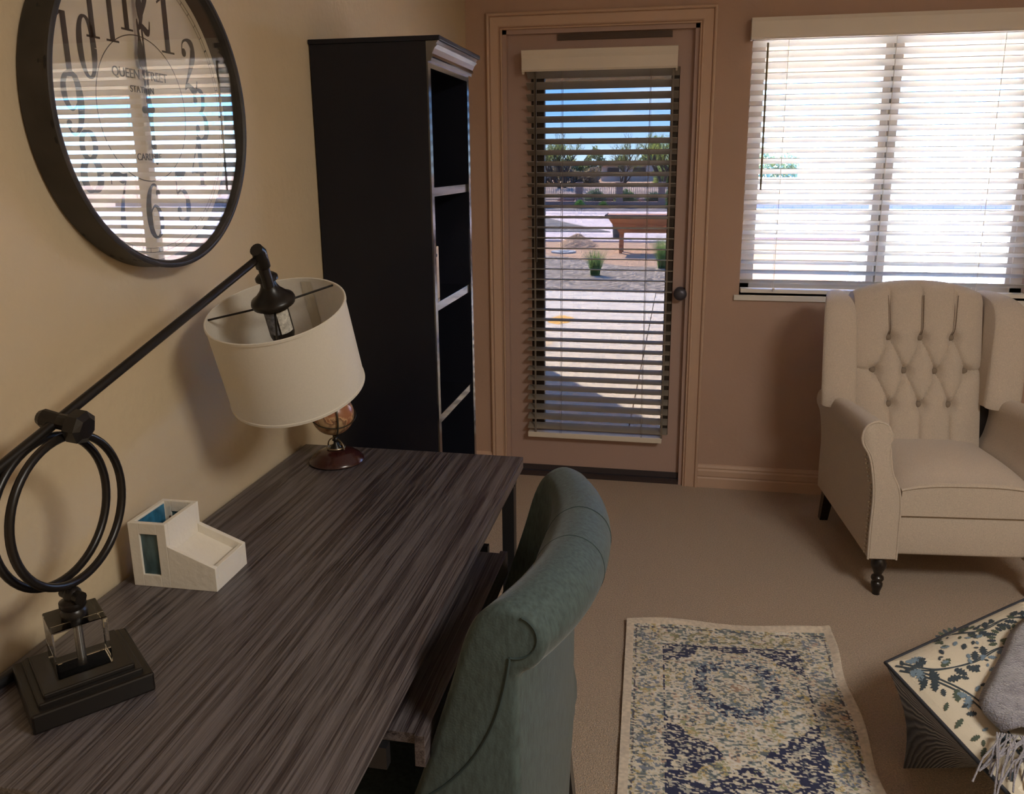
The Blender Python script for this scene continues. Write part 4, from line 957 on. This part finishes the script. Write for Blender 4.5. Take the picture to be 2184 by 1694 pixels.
# grass clumps
def clump(x, y, h, n, seed, lb, spread=.35):
    r = random.Random(seed); m = MB()
    for i in range(n):
        a = r.uniform(0, 2 * pi); l = h * r.uniform(.6, 1.1); lean = r.uniform(.1, 1) * spread; bx_, by_ = x + .06 * r.uniform(-1, 1), y + .06 * r.uniform(-1, 1); wd = .0035
        pts = []
        for k in range(5):
            f = k / 4; rr_ = lean * l * f ** 1.6; pts.append((bx_ + rr_ * cos(a) * 1.3, by_ + rr_ * sin(a) * 1.3, -.022 + l * f * (1 - .18 * lean * f)))
        s_ = Vector((-sin(a), cos(a), 0)) * wd
        vs = [Vector(p) + s_ * (1 - k / 4.5) for k, p in enumerate(pts)] + [Vector(p) - s_ * (1 - k / 4.5) for k, p in enumerate(pts)]
        m.add(vs, [(k, k + 1, 6 + k, 5 + k) for k in range(4)])
    o = m.build('grass_clump', mat('desert_grass', (.15, .24, .08), .8, trans=(.4, (.24, .36, .10)))); tag(o, lb, 'grass clump', 'grass clumps in the gravel bed')
clump(-.17, 7.55, .36, 420, 1, 'grass clump in the gravel nearer the middle of the door view', .55); clump(.72, 8.45, .46, 480, 2, 'grass clump at the right edge of the door view beside the planter', .55)
# sand mound
m = MB(); rings = []; r = random.Random(4)
for q, h in ((1, -.07), (.8, -.02), (.55, .05), (.35, .10), (.2, .14), (.05, .16)): rings.append([(-.95 + .42 * q * cos(a) * (1 + .12 * r.uniform(-1, 1)), 11.9 + .40 * q * sin(a) * (1 + .12 * r.uniform(-1, 1)), h * (1 + .12 * r.uniform(-1, 1))) for a in np.linspace(0, 2 * pi, 25)[:-1]])
o = MB().loft(rings).build('sand_mound', mat('heaped_sand', (.50, .30, .16), .95, bump=(14, 1, .05), vary=(8, .2)), None, smooth=True); tag(o, 'small heap of reddish sand beside the concrete path', 'sand heap')
o = MB().lathe([(0, -.07), (.22, -.07), (.22, -.035), (.10, -.03), (.10, -.02), (0, -.02)], (-1.05, 10.7, 0)).build('drain_cover', mat('grey_lid', (.36, .36, .33), .7), None); tag(o, 'round grey utility lid set in the sand in front of the heap', 'utility lid')
# cedar planters: V trough on legs
CED = wood('cedar', (.26, .085, .03), (.42, .155, .055), (.50, .20, .08), 'x', .5, .7)
def planter(x0, x1, y, z0, z1, leg0, lb, dep=.55, tp__=1, CED=CED):
    t = thing('cedar_planter', lb, 'planter', ((x0 + x1) / 2, y + dep / 2, leg0), 'raised planters outside')
    m = MB(); tp_ = [(x0 - .02, y - .02), (x1 + .02, y - .02), (x1 + .02, y + dep + .02), (x0 - .02, y + dep + .02)]; ti = (.30 * (z1 - z0) + .12) * tp__; bt = [(x0 + ti, y + .08), (x1 - ti, y + .08), (x1 - ti, y + dep - .08), (x0 + ti, y + dep - .08)]
    m.loft([[(p[0], p[1], z1) for p in tp_], [(p[0], p[1], z0) for p in bt]]); m.build('trough', CED, t)
    m = MB(); m.box(x0 - .02, x1 + .02, y - .035, y - .02, z1 - .03, z1 + .012).box(x0 - .035, x0 - .02, y - .035, y + dep + .035, z1 - .03, z1 + .012).box(x1 + .02, x1 + .035, y - .035, y + dep + .035, z1 - .03, z1 + .012); m.build('rim_board', mat('soil_edge', (.14, .10, .09), .9), t)
    for x in (bt[0][0] + .0, bt[1][0] - .06):
        for yy in (y + .10, y + dep - .16): MB().box(x, x + .055, yy, yy + .055, leg0, z0 + .02).build('leg', CED, t)
planter(-.28, 1.65, 10.55, .300, .600, -.06, 'raised cedar trough planter on legs seen through the glass door')
planter(1.15, 2.37, 3.45, .50, .86, -.022, 'raised cedar planter just outside, seen through the window blind', .5, .12, wood('pale_cedar', (.28, .15, .09), (.36, .21, .13), (.42, .26, .17), 'x', .5, .7))
o = MB().lathe([(0, 0), (.10, 0), (.115, .03), (.13, .36), (.14, .38), (.13, .39), (0, .39)], (-.28, 13.35, -.026)).build('trash_bin', mat('dark_bin', (.03, .035, .035), .6), None, smooth=True); tag(o, 'dark bin standing on the path behind the trough planter', 'bin')
# low brick wall, pillars and iron fence
BR = brick('brown_brick', (.24, .14, .105), (.30, .18, .13), (.17, .12, .10), 1, .30, .09)
struct('retaining_wall', MB().box(-20, 20, 24.2, 24.5, -.1, .20), BR)
names = ['first from the left', 'second from the left', 'third from the left', 'fourth from the left', 'fifth from the left']
px = [-3.77, -2.42, -1.07, .33, 1.75]
for k, x in enumerate(px):
    t = thing('brick_pillar', 'brown brick fence pillar beyond the path, %s' % names[k], 'pillar', (x, 24.36, .2), 'brick pillars of the iron fence')
    MB().box(x - .11, x + .11, 24.25, 24.47, .20, .80).build('shaft', BR, t); MB().box(x - .125, x + .125, 24.235, 24.485, .80, .835).build('cap', BR, t)
IRON = mat('rust_iron', (.035, .022, .018), .7)
for k in range(4):
    a, b = px[k] + .11, px[k + 1] - .11; m = MB(); m.box(a, b, 24.35, 24.365, .74, .755).box(a, b, 24.35, 24.365, .26, .275)
    x = a + .04
    while x < b - .02: m.box(x, x + .010, 24.352, 24.362, .20, .79); x += .062
    o = m.build('iron_fence_panel', IRON); tag(o, 'dark iron fence panel between the %s and %s brick pillars' % (['first', 'second', 'third', 'fourth'][k], ['second', 'third', 'fourth', 'fifth'][k]), 'fence panel', 'iron fence panels')
def shrub(x, y, z, rx, rz, n, c, seed, lb, nm='desert_shrub', s=.05):
    r = random.Random(seed); m = MB()
    for i in range(n):
        th, ph = r.uniform(0, 2 * pi), math.acos(r.uniform(-.2, 1)); q = r.uniform(.45, 1) ; p = Vector((x + rx * q * sin(ph) * cos(th), y + rx * q * sin(ph) * sin(th), z + rz * q * cos(ph) + .02)); p.z = max(p.z, z)
        d1 = Vector((r.uniform(-1, 1), r.uniform(-1, 1), r.uniform(-1, 1))).normalized() * s; d2 = Vector((r.uniform(-1, 1), r.uniform(-1, 1), r.uniform(-1, 1))).normalized() * s * .5
        m.add([p - d1, p + d2, p + d1], [(0, 1, 2)])
    for k in range(5):
        a = k * 1.256; m.tube([(x, y, z + .002), (x + rx * .5 * cos(a), y + rx * .5 * sin(a), z + rz * .6)], .006, 4)
    o = m.build(nm, mat(nm + '_%d' % int(c[1] * 1000), c, .8, trans=(.4, (c[0] * 1.4, c[1] * 1.4, c[2])))); tag(o, lb, 'shrub')
shrub(-2.32, 23.6, .05, .17, .22, 700, (.13, .26, .06), 11, 'bright green shrub at the wall foot, left of the two in the door view', s=.05)
shrub(-1.55, 23.7, .05, .14, .18, 500, (.10, .20, .05), 12, 'smaller green shrub at the wall foot, right of the brighter one', s=.05)
shrub(.62, 23.6, .05, .16, .22, 500, (.10, .20, .06), 13, 'green shrub at the wall foot near the right edge of the door view', s=.05)
shrub(-2.0, 25.6, .1, .42, .45, 1100, (.14, .19, .13), 14, 'grey-green spiky shrub behind the fence, left of centre', s=.09)
shrub(-.98, 25.9, .1, .40, .42, 1100, (.16, .22, .10), 15, 'green shrub behind the middle fence panel', s=.09)
shrub(.02, 25.5, .1, .30, .36, 800, (.13, .18, .13), 16, 'agave-like shrub behind the right fence panel', s=.09)
shrub(.75, 26.0, .1, .45, .48, 800, (.17, .22, .16), 17, 'pale green shrub behind the fence at the far right', s=.09)
# rock bank and tan earth behind the fence
r = random.Random(8)
for k in range(12):
    x = -3.4 + k * .50; y = 28.6 + 1.0 * (k % 2) + r.uniform(-.1, .1); s = r.uniform(.16, .26); m = MB(); rings = []
    for j in range(6):
        th = pi * (j + .4) / 6; rings.append([(x + s * 1.4 * sin(th) * cos(a) * (1 + .22 * r.uniform(-1, 1)), y + s * sin(th) * sin(a) * (1 + .2 * r.uniform(-1, 1)), -.07 + s * (1 - cos(th)) * .72) for a in np.linspace(0, 2 * pi, 9)[:-1]])
    o = m.loft(rings).build('boulder', mat('red_rock_%d' % (k % 3), [(.34, .20, .15), (.42, .27, .19), (.26, .16, .13)][k % 3], .95, vary=(3, .3))); tag(o, 'reddish brown boulder in the rock bank behind the iron fence', 'boulder', 'boulders behind the iron fence')
struct('berm', MB().prism([(30.5, -.1), (33, .25), (38, .35), (46, -.1)], lambda y, z: (-30, y, z), lambda y, z: (20, y, z)), mat('berm_earth', (.36, .24, .17), .95, vary=(.6, .3)))
# tan block building far behind
t = thing('stone_building', 'low tan stone building with dark window openings far behind the trees', 'building', (-2.6, 66, 0))
BM_ = mat('tan_block', (.50, .38, .29), .9, vary=(1.2, .12))
MB().box(-5.6, -1.2, 66, 70, -.06, 1.25).box(-4.1, -3.3, 65.7, 66, -.06, 1.6).box(-1.9, -1.2, 65.7, 66, -.06, 1.6).build('wall', BM_, t)
for x in (-5.1, -2.95): MB().box(x, x + .95, 65.92, 66.02, .50, 1.02).build('window_opening', mat('dark_opening', (.03, .025, .02), .5), t)
MB().box(-6, -1, 65.6, 70.2, 1.25, 1.40).build('roof_band', mat('roof_band', (.30, .22, .17), .9), t)
# distant bushes
def hedge(x0, x1, y, h, c, seed, lb, n=2600, s=.30):
    r = random.Random(seed); m = MB()
    for i in range(n):
        x = r.uniform(x0, x1); p = Vector((x, y + r.uniform(-1, 1), r.uniform(-.05, h) * (.65 + .35 * sin(x * 1.7 + seed) * sin(x * .6))))
        d1 = Vector((r.uniform(-1, 1), r.uniform(-1, 1), r.uniform(-1, 1))).normalized() * s; d2 = Vector((r.uniform(-1, 1), r.uniform(-1, 1), r.uniform(-1, 1))).normalized() * s * .6
        m.add([p - d1, p + d2, p + d1], [(0, 1, 2)])
    o = m.build('bush_row', mat('bush_%d' % seed, c, .9, trans=(.4, (c[0] * 1.4, c[1] * 1.4, c[2])))); tag(o, lb, 'bushes', kind='stuff')
hedge(-22, 12, 82, 3.0, (.20, .24, .13), 21, 'distant grey-green desert brush along the horizon', 6500, .42)
hedge(-13.5, -5.2, 60, 1.7, (.20, .16, .13), 22, 'dark brown brush left of the stone building', 2600, .26)
hedge(-1.0, 6, 58, 1.8, (.24, .29, .12), 23, 'green brush right of the stone building', 2200, .26)
# palo verde trees
def tree(x, y, h, seed, lb, crown=(.20, .25, .08), spread=1.0, leaves=1, base=-.06, trunk=.10):
    r = random.Random(seed); t = thing('desert_tree', lb, 'tree', (x, y, base), 'trees beyond the iron fence'); wd = MB(); lf = MB()
    def grow(p, d, l, rad, lev):
        pts = [p]; q = p.copy(); dd = d.copy()
        for k in range(4):
            dd = (dd + Vector((r.uniform(-.28, .28), r.uniform(-.28, .28), r.uniform(-.12, .22)))).normalized(); q = q + dd * l / 4; pts.append(q.copy())
        wd.tube(pts, [rad * (1 - .11 * k) for k in range(5)], 5 if lev < 3 else 3)
        if lev >= 3:
            for _ in range(int(26 * leaves)):
                c = pts[r.randint(1, 4)] + Vector((r.gauss(0, .22), r.gauss(0, .22), r.gauss(0, .16))) * h * .075
                s = h * .0085 * r.uniform(.6, 1.4); a1 = Vector((r.uniform(-1, 1), r.uniform(-1, 1), r.uniform(-1, 1))).normalized() * s; a2 = Vector((r.uniform(-1, 1), r.uniform(-1, 1), r.uniform(-1, 1))).normalized() * s * .5
                lf.add([c - a1, c + a2, c + a1], [(0, 1, 2)])
        if lev < 5:
            for _ in range(3 if lev < 4 else 2):
                a = r.uniform(0, 2 * pi); t_ = Vector((cos(a) * spread, sin(a) * spread, r.uniform(.25, .9))); nd = (dd * .9 + t_ * .75).normalized(); grow(pts[r.randint(2, 4)], nd, l * r.uniform(.62, .82), rad * .58, lev + 1)
    for k in range(3):
        a = k * 2.1 + r.uniform(-.4, .4); grow(Vector((x, y, base)), Vector((cos(a) * .45, sin(a) * .45, 1)).normalized(), h * .30, trunk, 1)
    wd.build('branches', mat('dark_bark', (.055, .042, .032), .9), t); lf.build('foliage', mat('foliage_%d' % seed, crown, .8, trans=(.5, (crown[0] * 1.5, crown[1] * 1.5, crown[2]))), t)
tree(-4.55, 36, 4.3, 31, 'spreading thin-leaved tree left of centre beyond the fence', (.30, .34, .12), 1.25, 1.0)
tree(-1.9, 38, 3.6, 32, 'small sparse tree in front of the stone building', (.28, .33, .12), 1.1, .6, trunk=.06)
tree(.2, 36, 4.4, 33, 'dense yellow-green tree at the right of the door view', (.30, .35, .10), 1.3, 1.6)
tree(-8.6, 44, 3.9, 34, 'low bushy tree at the left edge of the door view', (.24, .29, .10), 1.2, 1.4)
